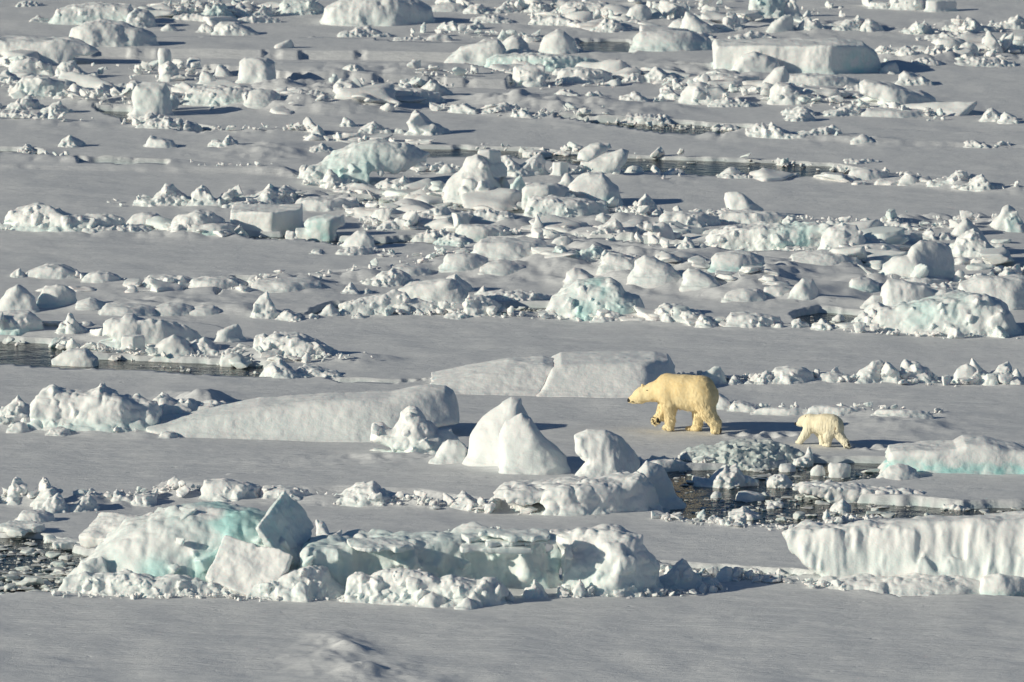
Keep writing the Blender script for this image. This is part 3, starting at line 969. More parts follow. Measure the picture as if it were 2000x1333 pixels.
for x, yb, w, h, s, lb, kw in (
        (1420, 956, 130, 42, 'jag', "large white rubble heap in the dark lead below the cub", {}),
        (1530, 956, 70, 26, 'jag', "smaller rubble heap right of the large one in the lead", {}),
        (1298, 925, 90, 26, 'flat', "blue shaded lump at the left end of the lead", {}),
        (1600, 932, 34, 22, 'dome', "left one of two cube-like lumps below the cub", {}),
        (1642, 936, 44, 30, 'box', "right one of two cube-like lumps below the cub", dict(style='s')),
        (1568, 915, 40, 36, 'jag', "knobby heap at the right end of the grey brash mound", {}),
        (1540, 925, 34, 16, 'flat', "little flat cake beside the grey brash mound", {}),
        (1765, 938, 70, 26, 'dome', "grey snow mound left of the green banded floe's foot", {}),
        (1400, 976, 24, 14, 'dome', "tiny round cake alone in the dark lead", {}),
        (1468, 982, 60, 20, 'flat', "white cake in the middle of the dark lead", {}),
        (1500, 996, 90, 14, 'jag', "low rubble strip across the dark lead", {}),
        (1462, 1018, 140, 22, 'jag', "long white rubble strip on the near side of the dark lead", {}),
        (1640, 1006, 60, 30, 'jag', "two-lobed heap at the near side of the dark lead", {}),
        (1660, 974, 60, 24, 'jag', "knob on the edge of the long thin floe in the lead", {}),
        (1900, 1000, 120, 20, 'jag', "grey rubble strip above the big fluted block", {})):
    lump(x, yb, w, h, s, lb, group=G5, **kw)
berg("ice_floe", "long thin floe reaching right across the lead below the cub", "1552,960 1570,950 1640,950 1750,960 1810,966 1812,980 1780,986 1700,980 1600,972",
     'b', yb=984, D=.9, ridge=(.1, .2, .1), lean=.2, a2=.05, ice=(.4, -.3, .15), k=.2)
lump(1420, 1136, 40, 28, 'dome', "round lump in the small lead left of the big fluted block")
lump(1500, 1124, 80, 18, 'jag', "low rubble along the small lead left of the big fluted block")
lump(1540, 1128, 50, 16, 'jag', "tiny rubble touching the undercut of the big fluted block")

# ------------------------------------------------------------------ middle distance, left
G6 = 'hummocks along the left lead'
for x, yb, w, h, s, lb, kw in (
        (148, 719, 104, 36, 'dome', "smooth rounded cake standing in the dark water of the left lead", dict(ridge=(.75, .3, .8))),
        (30, 656, 110, 44, 'flat', "wide lump with a green foot at the left edge above the lead", dict(ice=(.8, -.4, .3))),
        (140, 652, 52, 36, 'jag', "small lumpy heap between the green footed lump and the fluted hummock", {}),
        (34, 612, 82, 52, 'dome', "round boulder all in blue shade at the left edge", dict(ridge=(.1, .3, .2))),
        (112, 600, 84, 44, 'dome', "round snow boulder, lit top, right of the shaded round boulder", dict(ice=(.5, -.3, .3))),
        (258, 690, 46, 34, 'box', "small cube with a shaded right face under the fluted hummock", {}),
        (338, 696, 104, 40, 'cone', "pale low pyramid in front of the fluted hummock", dict(style='s', ridge=(.7, .25, .8))),
        (436, 670, 74, 36, 'right', "rounded lump leaning right, above the lead's middle", {}),
        (420, 694, 140, 30, 'jag', "white rubble heap between the pyramid and the lead", {}),
        (455, 714, 54, 24, 'dome', "round lump on the water's edge near the right end of the left lead", {}),
        (540, 690, 90, 36, 'jag', "knobby heap at the left end of the jagged white ridge", {}),
        (610, 702, 210, 46, 'left', "long jagged white ridge tapering right, above the lead's tip", dict(style='j', name='ice_ridge')),
        (560, 739, 88, 34, 'jag', "white heap at the right tip of the left lead", {}),
        (640, 741, 130, 22, 'left', "low grey ridge running right from the lead's tip", dict(style='j', name='ice_ridge')),
        (524, 622, 64, 50, 'jag', "knobby cube-like heap right of the wind drifts", dict(ch=.6)),
        (575, 628, 90, 20, 'jag', "shaded low rubble right of the knobby heap", {}),
        (645, 618, 44, 22, 'cone', "little lone peak left of the dark hollow", {}),
        (250, 620, 110, 22, 'flat', "flat snow drift lump, left one of two above the fluted hummock", dict(name='snow_hummock')),
        (335, 618, 100, 22, 'dome', "bright drift lump, right one of two above the fluted hummock", {}),
        (175, 606, 60, 22, 'dome', "low lump between the lit boulder and the drifts", {}),
        (400, 618, 70, 18, 'dome', "small peaked drift left of the knobby heap", {}),
        (104, 546, 110, 32, 'dome', "smooth white hummock alone at the upper left", dict(ridge=(.6, .25, .8))),
        (34, 542, 40, 18, 'jag', "little rubble left of the lone smooth hummock", {}),
        (200, 553, 80, 24, 'dome', "faint low hummock right of the lone smooth one", {}),
        (330, 562, 100, 22, 'flat', "flat snow cake left of the green footed block", {}),
        (425, 578, 120, 34, 'flat', "block with a green waterline beside a small pool", dict(ice=(.8, -.3, .22))),
        (560, 572, 140, 24, 'flat', "low wide snow bank right of the small pool", {}),
        (690, 575, 60, 18, 'jag', "small rubble right of the low wide snow bank", {})):
    lump(x, yb, w, h, s, lb, group=G6, **kw)
berg("ice_hummock", "fluted hummock with three knobs and a sloping shaded right side", "198,662 200,636 215,624 232,626 240,618 256,618 266,626 290,622 312,622 340,632 372,650 402,668 330,676 240,670",
     's', group=G6, yb=676, D=1.0, ridge=(.42, .25, .7), fl=.07, ice=(.3, -.3, .2), lean=.2)

# ------------------------------------------------------------------ middle distance, centre
G7 = 'ice of the central jumble'
berg("ice_boulder", "smooth boulder perched over a dark hollow", "776,590 780,572 800,560 840,550 880,546 900,556 915,578 912,592", 's', group=G7, yb=594, D=1.1, ridge=(.7, .25, .6), gz=.10)
berg("ice_ridge", "shaded rubble ridge running under the perched boulder to the left", "665,614 672,600 700,590 740,582 770,568 790,572 800,585 890,596 900,614", 'j', group=G7, yb=616, D=.6, ridge=(.02, .3, .3), ch=.7)
berg("ice_ridge", "shaded rubble spur right of the perched boulder", "905,600 915,580 940,582 970,595 990,610 985,620 930,618", 'j', group=G7, yb=620, D=.7, ridge=(.02, .3, .5))
berg("ice_hummock", "heap of rubble over turquoise ice in the middle of the picture", "1070,612 1080,594 1104,574 1128,554 1150,552 1190,546 1214,556 1222,572 1250,584 1262,606 1268,626",
     'p', group=G7, yb=627, D=1.3, ridge=(.7, .25, .7), ch=.8, spots=((1165, 562, 26, .8), (1130, 615, 40, .7), (1210, 618, 40, .6)))
for x, yb, w, h, s, lb, kw in (
        (1086, 610, 34, 30, 'jag', "knob at the left foot of the turquoise rubble heap", {}),
        (890, 578, 80, 42, 'cone', "thin plate standing behind the perched boulder", dict(v0=.5)),
        (945, 578, 30, 20, 'cone', "tiny cone right of the standing plate", {}),
        (1010, 596, 150, 24, 'flat', "white ledge right of the perched boulder", dict(style='j', name='ice_ledge')),
        (1350, 632, 150, 34, 'left', "low floe edge tapering right of the turquoise rubble heap", dict(style='j', name='ice_ledge')),
        (1385, 640, 70, 22, 'jag', "small plates right of the tapering floe edge", {}),
        (1475, 640, 110, 26, 'flat', "flat tilted cake left of the grey pool", {}),
        (1550, 642, 70, 16, 'jag', "rubble at the left rim of the grey pool", {}),
        (1620, 644, 60, 20, 'jag', "rubble on the near rim of the grey pool", {}),
        (1640, 630, 30, 16, 'dome', "tiny cake in the grey pool", {}),
        (700, 622, 30, 10, 'jag', "tiny bits before the shaded ridge", {}),
        (900, 622, 90, 14, 'jag', "pale plate bits below the dark hollow", {}),
        (760, 560, 120, 32, 'jag', "grey bank of lumps up left of the perched boulder", {}),
        (800, 540, 80, 20, 'flat', "flat snow patch above the grey bank of lumps", {}),
        (910, 530, 90, 34, 'flat', "bright flat topped lump at the left rim of the broad snowfield", dict(ice=(.3, -.3, .3))),
        (985, 536, 100, 28, 'dome', "bright lump second along the broad snowfield's rim", {}),
        (1010, 510, 170, 40, 'flat', "wide soft hummock at the back of the broad snowfield", dict(name='snow_hummock')),
        (1150, 560, 90, 34, 'left', "bright drift nose before the broad snowfield's middle", {}),
        (1130, 505, 120, 28, 'jag', "bluish rough lumps at the top of the broad snowfield", dict(ice=(.5, -.3, .9))),
        (1230, 528, 110, 30, 'left', "smooth bright drift nose, right part of the broad snowfield", {}),
        (1300, 545, 120, 40, 'left', "long drift nose falling right off the broad snowfield", {}),
        (1385, 562, 100, 32, 'left', "rounded drift at the right end of the broad snowfield", {}),
        (1240, 486, 70, 18, 'dome', "small lump behind the broad snowfield", {}),
        (1445, 530, 110, 36, 'flat', "green footed flat block above the drifts", dict(ice=(.8, -.3, .3))),
        (1460, 590, 90, 22, 'dome', "low drift left of the shaded round boulder", {}),
        (1574, 588, 70, 44, 'dome', "round boulder with a shaded right side beside the pool", dict(ridge=(.35, .3, .8))),
        (1520, 580, 60, 20, 'flat', "flat lump left of the round boulder beside the pool", {}),
        (1620, 520, 150, 30, 'dome', "bright smooth drift below the fluted wall", {}),
        (1690, 570, 60, 26, 'flat', "flat cake with green rim behind the pool", dict(ice=(.7, -.3, .4)))):
    lump(x, yb, w, h, s, lb, group=G7, **kw)

G8 = 'big lumps at the right edge'
berg("ice_hummock", "large broad hummock with a pale blue arch, right of the grey pool", "1686,644 1700,624 1722,610 1745,616 1770,602 1810,590 1850,582 1900,578 1930,580 1960,592 1980,618 1992,648 1990,657 1850,654",
     'p', group=G8, yb=658, D=1.9, ridge=(.8, .25, .7), ice=(.15, -.3, .4), spots=((1800, 610, 40, .5), (1880, 600, 40, .4)), ch=.25)
berg("ice_hummock", "tall rounded lump with a dark shaded right side at the right edge", "1722,545 1726,525 1745,510 1775,505 1785,485 1800,474 1835,478 1860,492 1870,520 1868,545",
     's', group=G8, yb=548, D=1.3, ridge=(.45, .3, .9), ice=(.3, -.3, .3))
berg("ice_hummock", "squat white lump standing behind the broad hummock", "1724,602 1726,570 1736,552 1765,548 1800,556 1850,568 1870,590 1872,604", 's', group=G8, yb=606, D=1.1, ridge=(.4, .3, .5), fl=.06)
berg("snow_hummock", "smooth snow hummock at the frame edge, above the broad hummock", "1870,600 1880,562 1910,548 1950,540 2020,550 2060,570 2060,606", 's', group=G8, yb=608, D=1.4)
for x, yb, w, h, s, lb, kw in (
        (1712, 604, 50, 26, 'dome', "small round lump left of the squat white lump", {}),
        (1710, 636, 80, 30, 'jag', "crumbled left foot of the broad hummock", {}),
        (1876, 552, 30, 26, 'dome', "tiny ball right of the tall rounded lump", {}),
        (1950, 560, 130, 30, 'jag', "blue shaded rubble behind the smooth hummock at the edge", {}),
        (1805, 562, 110, 20, 'flat', "snow plate between the tall lump and the squat lump", {})):
    lump(x, yb, w, h, s, lb, group=G8, **kw)

# ------------------------------------------------------------------ the long rubble belt across the picture
G9 = 'ice of the long rubble belt'
berg("ice_block", "clean cut square block with a flat top and shaded right end", "448,455 448,412 470,408 540,406 585,404 587,455", 'b', group=G9, yb=460, D=1.9, ridge=(.60, .32, 1.0), k=.10, lean=.03)
berg("ice_block", "layered block with turquoise bands right of the clean cut square block", "572,470 575,452 598,450 590,442 600,430 630,422 668,420 672,440 655,448 655,472", 'b', group=G9, yb=473, D=.9, ridge=(.7, .25, .8), spots=((620, 446, 26, .7), (635, 465, 18, .8)), k=.2)
lump(702, 487, 66, 40, 'dome', "round lump right of the layered block", group=G9, ridge=(.7, .25, .7))
berg("ice_ridge", "lumpy white ridge at the left end of the rubble belt", "5,440 12,418 40,410 70,402 90,404 110,412 130,425 170,425 200,422 240,430 262,448 200,452", 'p', group=G9, yb=452, D=1.0, ch=.5, ice=(.4, -.3, .2))
for x, yb, w, h, s, lb, kw in (
        (288, 448, 88, 34, 'dome', "smooth lump in the belt, right of the lumpy white ridge", {}),
        (390, 456, 120, 50, 'p', "knobby hummock just left of the clean cut square block", {}),
        (420, 460, 110, 24, 'flat', "ledge with a green foot below the knobby hummock", dict(ice=(.8, -.3, .35))),
        (318, 402, 116, 44, 'jag', "left one of three rubble heaps behind the belt", dict(ridge=(.3, .3, .3))),
        (414, 402, 86, 42, 'jag', "middle one of three rubble heaps behind the belt", {}),
        (516, 398, 126, 42, 'jag', "right one of three rubble heaps behind the belt", {}),
        (640, 414, 130, 26, 'flat', "dull flat floe right of the three rubble heaps", {}),
        (790, 410, 100, 20, 'jag', "low bits by the small dark pool", {}),
        (830, 447, 106, 42, 'right', "two-horned shaded heap above the belt's centre", dict(style='j', ridge=(.2, .3, .5))),
        (750, 450, 70, 22, 'jag', "low rubble left of the two-horned heap", {}),
        (950, 476, 120, 36, 'flat', "tilted green edged plate at the belt's centre", dict(ice=(.5, -.3, .5))),
        (900, 480, 90, 24, 'jag', "rough pale rubble under the green edged plate", dict(ice=(.5, -.3, .5))),
        (1049, 465, 38, 54, 'cone', "small sharp white pyramid in the belt", dict(ridge=(.6, .35, .8), k=.12)),
        (1100, 484, 50, 26, 'dome', "round lump right of the sharp white pyramid", {}),
        (1180, 470, 110, 46, 'jag', "grey rough heap between the pyramid and the squarish lump", dict(ridge=(.2, .3, .4))),
        (1292, 489, 60, 54, 'box', "squarish lump left of the fluted wall", dict(style='s', ridge=(.35, .3, .7))),
        (1350, 488, 60, 26, 'jag', "low rubble between the squarish lump and the fluted wall", {}),
        (1710, 505, 110, 30, 'flat', "dark blue slab in shade right of the fluted wall", dict(ridge=(.0, .3, .2), style='b')),
        (1770, 472, 80, 18, 'flat', "pale flat cake right of the fluted wall", {}),
        (1890, 462, 70, 40, 'cone', "angular white peak near the right edge of the belt", {}),
        (1972, 452, 80, 56, 'cone', "tall white peak at the right edge of the belt", dict(spots=((1980, 440, 18, .6),))),
        (1915, 502, 110, 60, 'jag', "rough fluted heap under the two white peaks", dict(fl=.06)),
        (1830, 470, 60, 24, 'jag', "small heap left of the angular peak", {}),
        (1540, 440, 30, 24, 'cone', "tiny cone behind the fluted wall", {}),
        (1480, 440, 170, 26, 'flat', "low dull cake behind the left of the fluted wall", {}),
        (1350, 446, 120, 30, 'flat', "low snowy cake under the white fin", {}),
        (1725, 448, 90, 26, 'jag', "low rubble on the skyline of the belt, right of the fluted wall", {})):
    if s == 'p':
        lump(x, yb, w, h, 'dome', lb, 'p', group=G9, **kw)
    else:
        lump(x, yb, w, h, s, lb, group=G9, **kw)
berg("ice_ridge", "long fluted ice wall with a green foot in the rubble belt", "1385,482 1392,468 1420,452 1470,446 1520,440 1590,438 1640,436 1650,440 1650,492 1400,494", 'j', group=G9, yb=496, D=1.3, ridge=(.5, .1, .15), fl=.10, ch=.35,
     ice=(.3, -.3, .3), spots=((1560, 478, 50, .7),), lean=.2)
berg("ice_boulder", "rough round boulder at the right end of the fluted wall", "1604,494 1606,466 1620,445 1645,436 1672,440 1686,458 1690,480 1684,496", 'p', group=G9, yb=498, D=1.0, ridge=(.5, .3, .7), fl=.05, v0=-.3, ch=.2)
berg("ice_fin", "white fin leaning left on the snow plain", "1420,420 1412,392 1414,378 1424,374 1440,375 1462,392 1490,412 1510,424", 's', group=G9, yb=425, D=.6, ridge=(.5, .3, .6), k=.3)

# ------------------------------------------------------------------ jumble in the centre
G10 = 'big pieces of the central jumble'
berg("ice_block", "blue shadowed overhanging block at the left of the central jumble", "592,348 600,332 626,326 650,305 690,285 730,280 780,284 800,290 832,306 828,320 790,338 745,344 730,340 700,355 690,366 640,362",
     'p', group=G10, yb=366, D=1.6, ridge=(.35, .3, .4), fl=.06, ch=.2, spots=((660, 345, 22, .6), (720, 340, 50, .5), (640, 312, 30, .4)))
lump(655, 365, 50, 42, 'jag', "white knuckled lump before the overhanging block", group=G10, v0=-.4)
lump(610, 350, 50, 30, 'jag', "small lumps at the left foot of the overhanging block", group=G10)
berg("ice_pinnacle", "largest white pyramid of the central jumble", "862,392 866,376 880,352 896,330 908,310 930,304 945,318 955,345 975,370 990,396", 'p', group=G10, yb=397, D=1.3, ridge=(.72, .3, .7), ch=.12)
for x, yb, w, h, s, lb, kw in (
        (955, 322, 44, 30, 'box', "tilted cube balanced on the largest pyramid's shoulder", dict(gz=.9)),
        (1015, 345, 100, 50, 'jag', "pile of pale lumps right of the largest pyramid", {}),
        (1022, 392, 58, 56, 'jag', "turquoise block in shade right of the largest pyramid", dict(style='b', ridge=(.1, .3, .5), ice=(.7, -.3, 1))),
        (985, 385, 40, 50, 'cone', "narrow lit column between the pyramid and the turquoise block", {}),
        (1094, 344, 30, 28, 'box', "small white cube standing alone in the central jumble", {}),
        (1110, 362, 40, 26, 'cone', "white wedge left of the big smooth wedge", {}),
        (1246, 422, 80, 46, 'jag', "rounded heap right of the big smooth wedge", {}),
        (1180, 436, 60, 22, 'cone', "little white cone below the big smooth wedge", {}),
        (1265, 425, 60, 20, 'jag', "low rubble right of the big smooth wedge", {}),
        (780, 378, 170, 36, 'jag', "spread of pale rubble between the overhanging block and the pyramid", {}),
        (875, 340, 40, 22, 'cone', "small lump left of the largest pyramid's top", {}),
        (690, 385, 100, 20, 'jag', "low rubble before the overhanging block", {}),
        (1240, 340, 40, 20, 'dome', "round lump right of the two stacked rolls", {}),
        (1050, 310, 60, 16, 'flat', "flat cake on the ice behind the pale lumps", {})):
    lump(x, yb, w, h, s, lb, group=G10, **kw)
berg("ice_wedge", "big smooth white wedge with a steep shaded right end", "1105,382 1112,362 1130,350 1150,340 1176,336 1190,350 1205,372 1208,396 1190,402", 's', group=G10, yb=402, D=1.3, ridge=(.8, .2, 1.0), k=.18, spots=((1190, 398, 16, 1.0),))
berg("ice_block", "lower of the two stacked snow rolls", "1130,338 1134,320 1160,312 1190,300 1215,290 1228,296 1224,318 1210,336", 's', group=G10, yb=341, D=1.0, ridge=(.75, .2, .8))
berg("ice_block", "upper of the two stacked snow rolls, tilted up to the right", "1128,315 1132,300 1150,286 1170,278 1190,282 1196,292 1170,306 1148,318", 's', group=G10, yb=320, D=.8, gz=.45, over=True)
mush = lump(1110, 425, 160, 38, 'flat', "wide pedestal of ice carrying a flat mushroom cap, central jumble", 'p', 'ice_block', G10, ice=(.3, -.3, .6))
lump(1068, 389, 96, 30, 'flat', None or 'cap', 's', 'cap', None, parent=mush, gz=.30)

# long low ridges of broken plates and drift that tie the heaps together
for i, (x, yb, w, h, lb) in enumerate((
        (170, 455, 300, 18, "long low broken ridge under the lumpy white ridge, left"),
        (680, 500, 150, 20, "low broken ridge trailing right from the round lump"),
        (860, 470, 200, 22, "low broken ridge left of the small sharp white pyramid"),
        (1000, 430, 220, 20, "pale low ridge before the largest white pyramid"),
        (760, 396, 180, 18, "dull low ridge beside the small dark pool"),
        (1250, 455, 240, 22, "low broken ridge before the little white cone"),
        (1600, 500, 220, 18, "low broken ridge at the foot of the fluted wall"),
        (1800, 452, 170, 24, "rubbly low ridge left of the angular white peak"),
        (1380, 428, 200, 18, "low ridge under the white fin's snow cake"),
        (450, 408, 200, 16, "low ridge at the foot of the three rubble heaps"),
        (1850, 575, 160, 18, "low ridge behind the squat white lump"),
        (800, 604, 180, 14, "low shaded ridge within the dark hollow"),
        (1180, 630, 150, 14, "low broken strip under the turquoise rubble heap"),
        (380, 706, 170, 16, "low broken strip on the far bank of the left lead"),
        (90, 676, 180, 18, "lit broken bank at the left lead's far side"),
        (1000, 372, 170, 16, "low strip of plates right of the largest white pyramid"),
        (1480, 350, 220, 12, "low strip on the near bank of the second dark lead"),
        (1640, 322, 200, 12, "low strip on the far bank of the second dark lead"),
        (1000, 292, 240, 10, "thin bright strip on the far bank of the second dark lead"),
        (1250, 312, 170, 12, "thin bright strip right of the two stacked rolls"))):
    lump(x, yb, w, h, 'jag', lb, 'p', 'ice_ridge', 'long low ridges of broken ice', ch=.6, D=.9)

# ------------------------------------------------------------------ far ice
G11 = 'big far blocks'
berg("ice_block", "long tabular block with a shaded rounded right end, far right", "1396,138 1394,95 1400,86 1480,84 1560,80 1640,78 1690,84 1715,105 1724,128 1720,142 1600,142", 'b', group=G11, yb=144, D=2.6, ridge=(.70, .12, .9), k=.12, lean=.04, fl=.05, ice=(.6, -.3, .12), spots=((1680, 140, 40, .8),))
lump(1482, 146, 104, 50, 'dome', "shaded saddle-shaped lump in front of the long tabular block", group=G11, ridge=(.15, .3, .3))
berg("ice_wedge", "pale wedge tilted up to the right below the long tabular block", "1468,178 1490,158 1515,136 1533,130 1540,150 1536,178", 's', group=G11, yb=180, D=.9, ridge=(.8, .2, .9))
berg("ice_block", "log shaped block with a dark shaded right half", "1682,186 1680,165 1690,158 1740,168 1800,182 1832,196 1834,206 1760,208 1720,204", 's', group=G11, yb=210, D=1.4, ridge=(.47, .2, .8), k=.2)
berg("ice_block", "massive block cut by the top of the frame, shaded right part", "630,45 634,20 660,5 690,-8 760,-14 800,0 840,22 852,48 780,52", 's', group=G11, yb=53, D=2.6, ridge=(.48, .25, .8), fl=.08, ice=(.2, -.3, .4))
berg("ice_block", "wave shaped block at the top left", "84,48 110,22 140,10 190,6 250,8 256,40 200,48", 'p', group=G11, yb=50, D=1.9, ridge=(.25, .3, .25), ice=(.4, -.3, .5), ch=.1)
berg("ice_boulder", "shaded cauliflower boulder right of the wave shaped block", "246,50 250,28 262,18 285,22 298,38 300,54", 'p', group=G11, yb=56, D=1.1, ridge=(.1, .3, .4), ch=.3)
berg("ice_block", "humped block with a shaded right side under the wave shaped block", "133,88 138,62 160,50 190,42 215,46 240,50 275,56 300,76 300,92", 's', group=G11, yb=94, D=1.6, ridge=(.35, .3, .6), a1=.12)
berg("ice_block", "thick flat cap jutting right at the left edge, far away", "-40,105 -40,76 60,75 130,76 165,86 190,100 175,106 140,112 130,125 60,120", 's', group=G11, yb=126, D=1.6, ridge=(.62, .1, .5), k=.2)
berg("ice_block", "rounded standing cube on a snowy foot, upper left", "254,226 258,180 264,166 290,162 320,164 332,180 332,214 318,228", 's', group=G11, yb=230, D=1.2, ridge=(.68, .15, .8), fl=.05, k=.3, ice=(.2, .2, .9))
knobby = berg("ice_block", "rounded block with a small knob leaning on its right", "465,162 466,125 476,115 520,113 534,124 536,162", 's', group=G11, yb=166, D=1.2, ridge=(.7, .15, .7), fl=.04, k=.28)
lump(528, 164, 20, 38, 'cone', 'knob', 's', 'knob', None, parent=knobby, v0=-.1)
stack = lump(330, 160, 50, 46, 'dome', "top-heavy block with a square knob on it, upper left", 's', 'ice_block', 'far lumps of ice', ridge=(.4, .3, .8))
lump(320, 122, 26, 30, 'box', 'knob', 's', 'knob', None, parent=stack, gz=.45)
for x, yb, w, h, s, lb, kw in (
        (295, 236, 90, 20, 'jag', "snowy skirt under the standing cube", dict(v0=-.6)),
        (320, 252, 200, 26, 'jag', "long shaded rubble bank below the standing cube", {}),
        (836, 264, 80, 46, 'left', "striped wedge leaning left on the far plain", dict(style='s', ridge=(.55, .2, .7))),
        (920, 120, 140, 42, 'right', "long low wedge left of the twin far domes", dict(ridge=(.9, .05, .6))),
        (1008, 104, 64, 38, 'dome', "angular dome, left one of the twin far domes", {}),
        (1092, 106, 78, 52, 'dome', "smooth dome, right one of the twin far domes", dict(ridge=(.6, .3, .8))),
        (1070, 140, 240, 32, 'flat', "wide green tinted base under the twin far domes", dict(style='p', ice=(.6, -.3, .9))),
        (1032, 170, 62, 44, 'box', "squat block below the twin far domes", dict(style='s', ridge=(.7, .2, .8))),
        (1145, 164, 110, 30, 'flat', "lumpy white strip right of the squat block", dict(style='p')),
        (700, 192, 100, 36, 'left', "rough tapering lump left of the far centre", dict(style='p')),
        (690, 142, 50, 18, 'dome', "low white cap on the far ledge", {}),
        (830, 190, 100, 40, 'jag', "pale pyramid rubble at the far centre", {}),
        (800, 200, 130, 26, 'flat', "lumpy low slab under the pale pyramid rubble", dict(style='p')),
        (1040, 232, 80, 22, 'jag', "shaded end of the far rubble strip, left of the long dark lead", {}),
        (950, 222, 150, 24, 'jag', "far rubble strip left of the long dark lead", {}),
        (450, 205, 180, 34, 'flat', "white slope lumps under the rounded block with a knob", dict(style='p', ice=(.3, -.3, .5))),
        (515, 208, 70, 34, 'flat', "smooth drift cap right of the white slope lumps", {}),
        (412, 166, 50, 26, 'left', "tilted plate left of the rounded block with a knob", {}),
        (440, 150, 40, 24, 'left', "second tilted plate up left of the rounded block", {}),
        (60, 150, 90, 44, 'dome', "shaded far hummock under the flat cap", dict(ridge=(.2, .3, .4))),
        (150, 155, 80, 40, 'jag', "shaded far rubble right of the shaded hummock", dict(ridge=(.1, .3, .3))),
        (30, 165, 110, 30, 'jag', "pale far rubble at the left edge", {}),
        (90, 190, 120, 40, 'flat', "broad bluish far cake at the left edge", dict(style='p', ice=(.4, -.3, .6))),
        (90, 182, 30, 32, 'cone', "small upright stub on the bluish far cake", {}),
        (35, 215, 120, 30, 'jag', "rough white bank left of the standing cube", {}),
        (110, 222, 60, 28, 'jag', "shaded small heap left of the standing cube", {}),
        (200, 190, 130, 30, 'jag', "scattered far rubble behind the standing cube", {}),
        (400, 64, 40, 20, 'cone', "small white cone on the far plain", {}),
        (475, 70, 120, 26, 'left', "low long block right of the small white cone", {}),
        (330, 62, 40, 16, 'cone', "little flat lump left of the small white cone", {}),
        (545, 104, 60, 26, 'right', "shaded lump peeking over the far ledge", {}),
        (1318, 102, 160, 42, 'flat', "broad mound left of the long tabular block", dict(style='p', ice=(.4, -.3, .5))),
        (1246, 92, 22, 32, 'dome', "yellowish stained lump beside the far pool", dict(mat=mat_plain('stained_snow', (.78, .66, .42), .8))),
        (1740, 145, 40, 26, 'dome', "small shaded ball right of the long tabular block", {}),
        (1380, 205, 110, 50, 'dome', "grey faced tilted cake below left of the pale wedge", dict(ridge=(.3, .3, .3))),
        (1320, 195, 60, 30, 'jag', "small rubble left of the grey faced cake", {}),
        (1560, 205, 110, 42, 'left', "lumpy block with shaded right, below the pale wedge", dict(style='p', ridge=(.35, .3, .6))),
        (1500, 182, 50, 22, 'dome', "round lump at the foot of the pale wedge", {}),
        (1430, 165, 120, 20, 'flat', "flat lit cake left of the pale wedge", {}),
        (1600, 168, 180, 22, 'flat', "long flat cake below the tabular block", {}),
        (1800, 168, 90, 28, 'left', "shaded small block right of the tabular block", dict(ridge=(.2, .3, .5))),
        (1620, 228, 180, 26, 'jag', "spread of low white rubble under the log shaded block".replace('shaded', 'shaped'), {}),
        (1760, 232, 150, 18, 'flat', "low drift right of the low white rubble", {}),
        (1550, 272, 200, 34, 'jag', "white rubble mound at the right end of the long dark lead", {}),
        (1560, 238, 80, 24, 'jag', "small rubble behind the white mound at the lead's end", {}),
        (1688, 280, 50, 18, 'cone', "lone little white cone right of the white mound", {}),
        (1940, 238, 60, 30, 'cone', "white cone near the right edge of the far plain", {}),
        (1980, 242, 50, 22, 'left', "white wedge at the frame edge beside the cone", {}),
        (1930, 290, 100, 16, 'jag', "flat rubble strip at the right edge", {}),
        (1430, 346, 44, 22, 'dome', "round lump in the second dark lead", {}),
        (1860, 364, 90, 34, 'jag', "heap right of centre in the right-hand ridge", {}),
        (1920, 372, 90, 34, 'jag', "heap nearest the frame edge in the right-hand ridge", {}),
        (1780, 362, 60, 24, 'cone', "pale plate in the right-hand ridge", {}),
        (1700, 352, 80, 22, 'flat', "low lump at the left end of the right-hand ridge", {}),
        (135, 288, 70, 26, 'jag', "half shaded heap on the left plain", {}),
        (48, 302, 80, 22, 'jag', "grey heap by the small lead on the left plain", dict(ridge=(.2, .3, .3))),
        (325, 290, 84, 22, 'left', "low striped wedge on the left plain", {}),
        (440, 286, 56, 22, 'jag', "small white heap on the left plain, right of the striped wedge", {}),
        (260, 328, 130, 14, 'jag', "shaded low strip of rubble on the left plain", dict(ridge=(.2, .3, .3))),
        (620, 298, 80, 18, 'jag', "shaded rubble above the overhanging block", dict(ridge=(.2, .3, .3))),
        (620, 266, 30, 26, 'cone', "tiny cone left of the striped far wedge", {}),
        (740, 262, 90, 26, 'jag', "shaded rubble touching the striped far wedge", dict(ridge=(.1, .3, .3))),
        (685, 248, 36, 20, 'left', "little wedge up left of the striped far wedge", {})):
    lump(x, yb, w, h, s, lb, group='far lumps of ice', **kw)
G12 = 'ice of the farthest jumble along the top'
rt = np.random.RandomState(4)
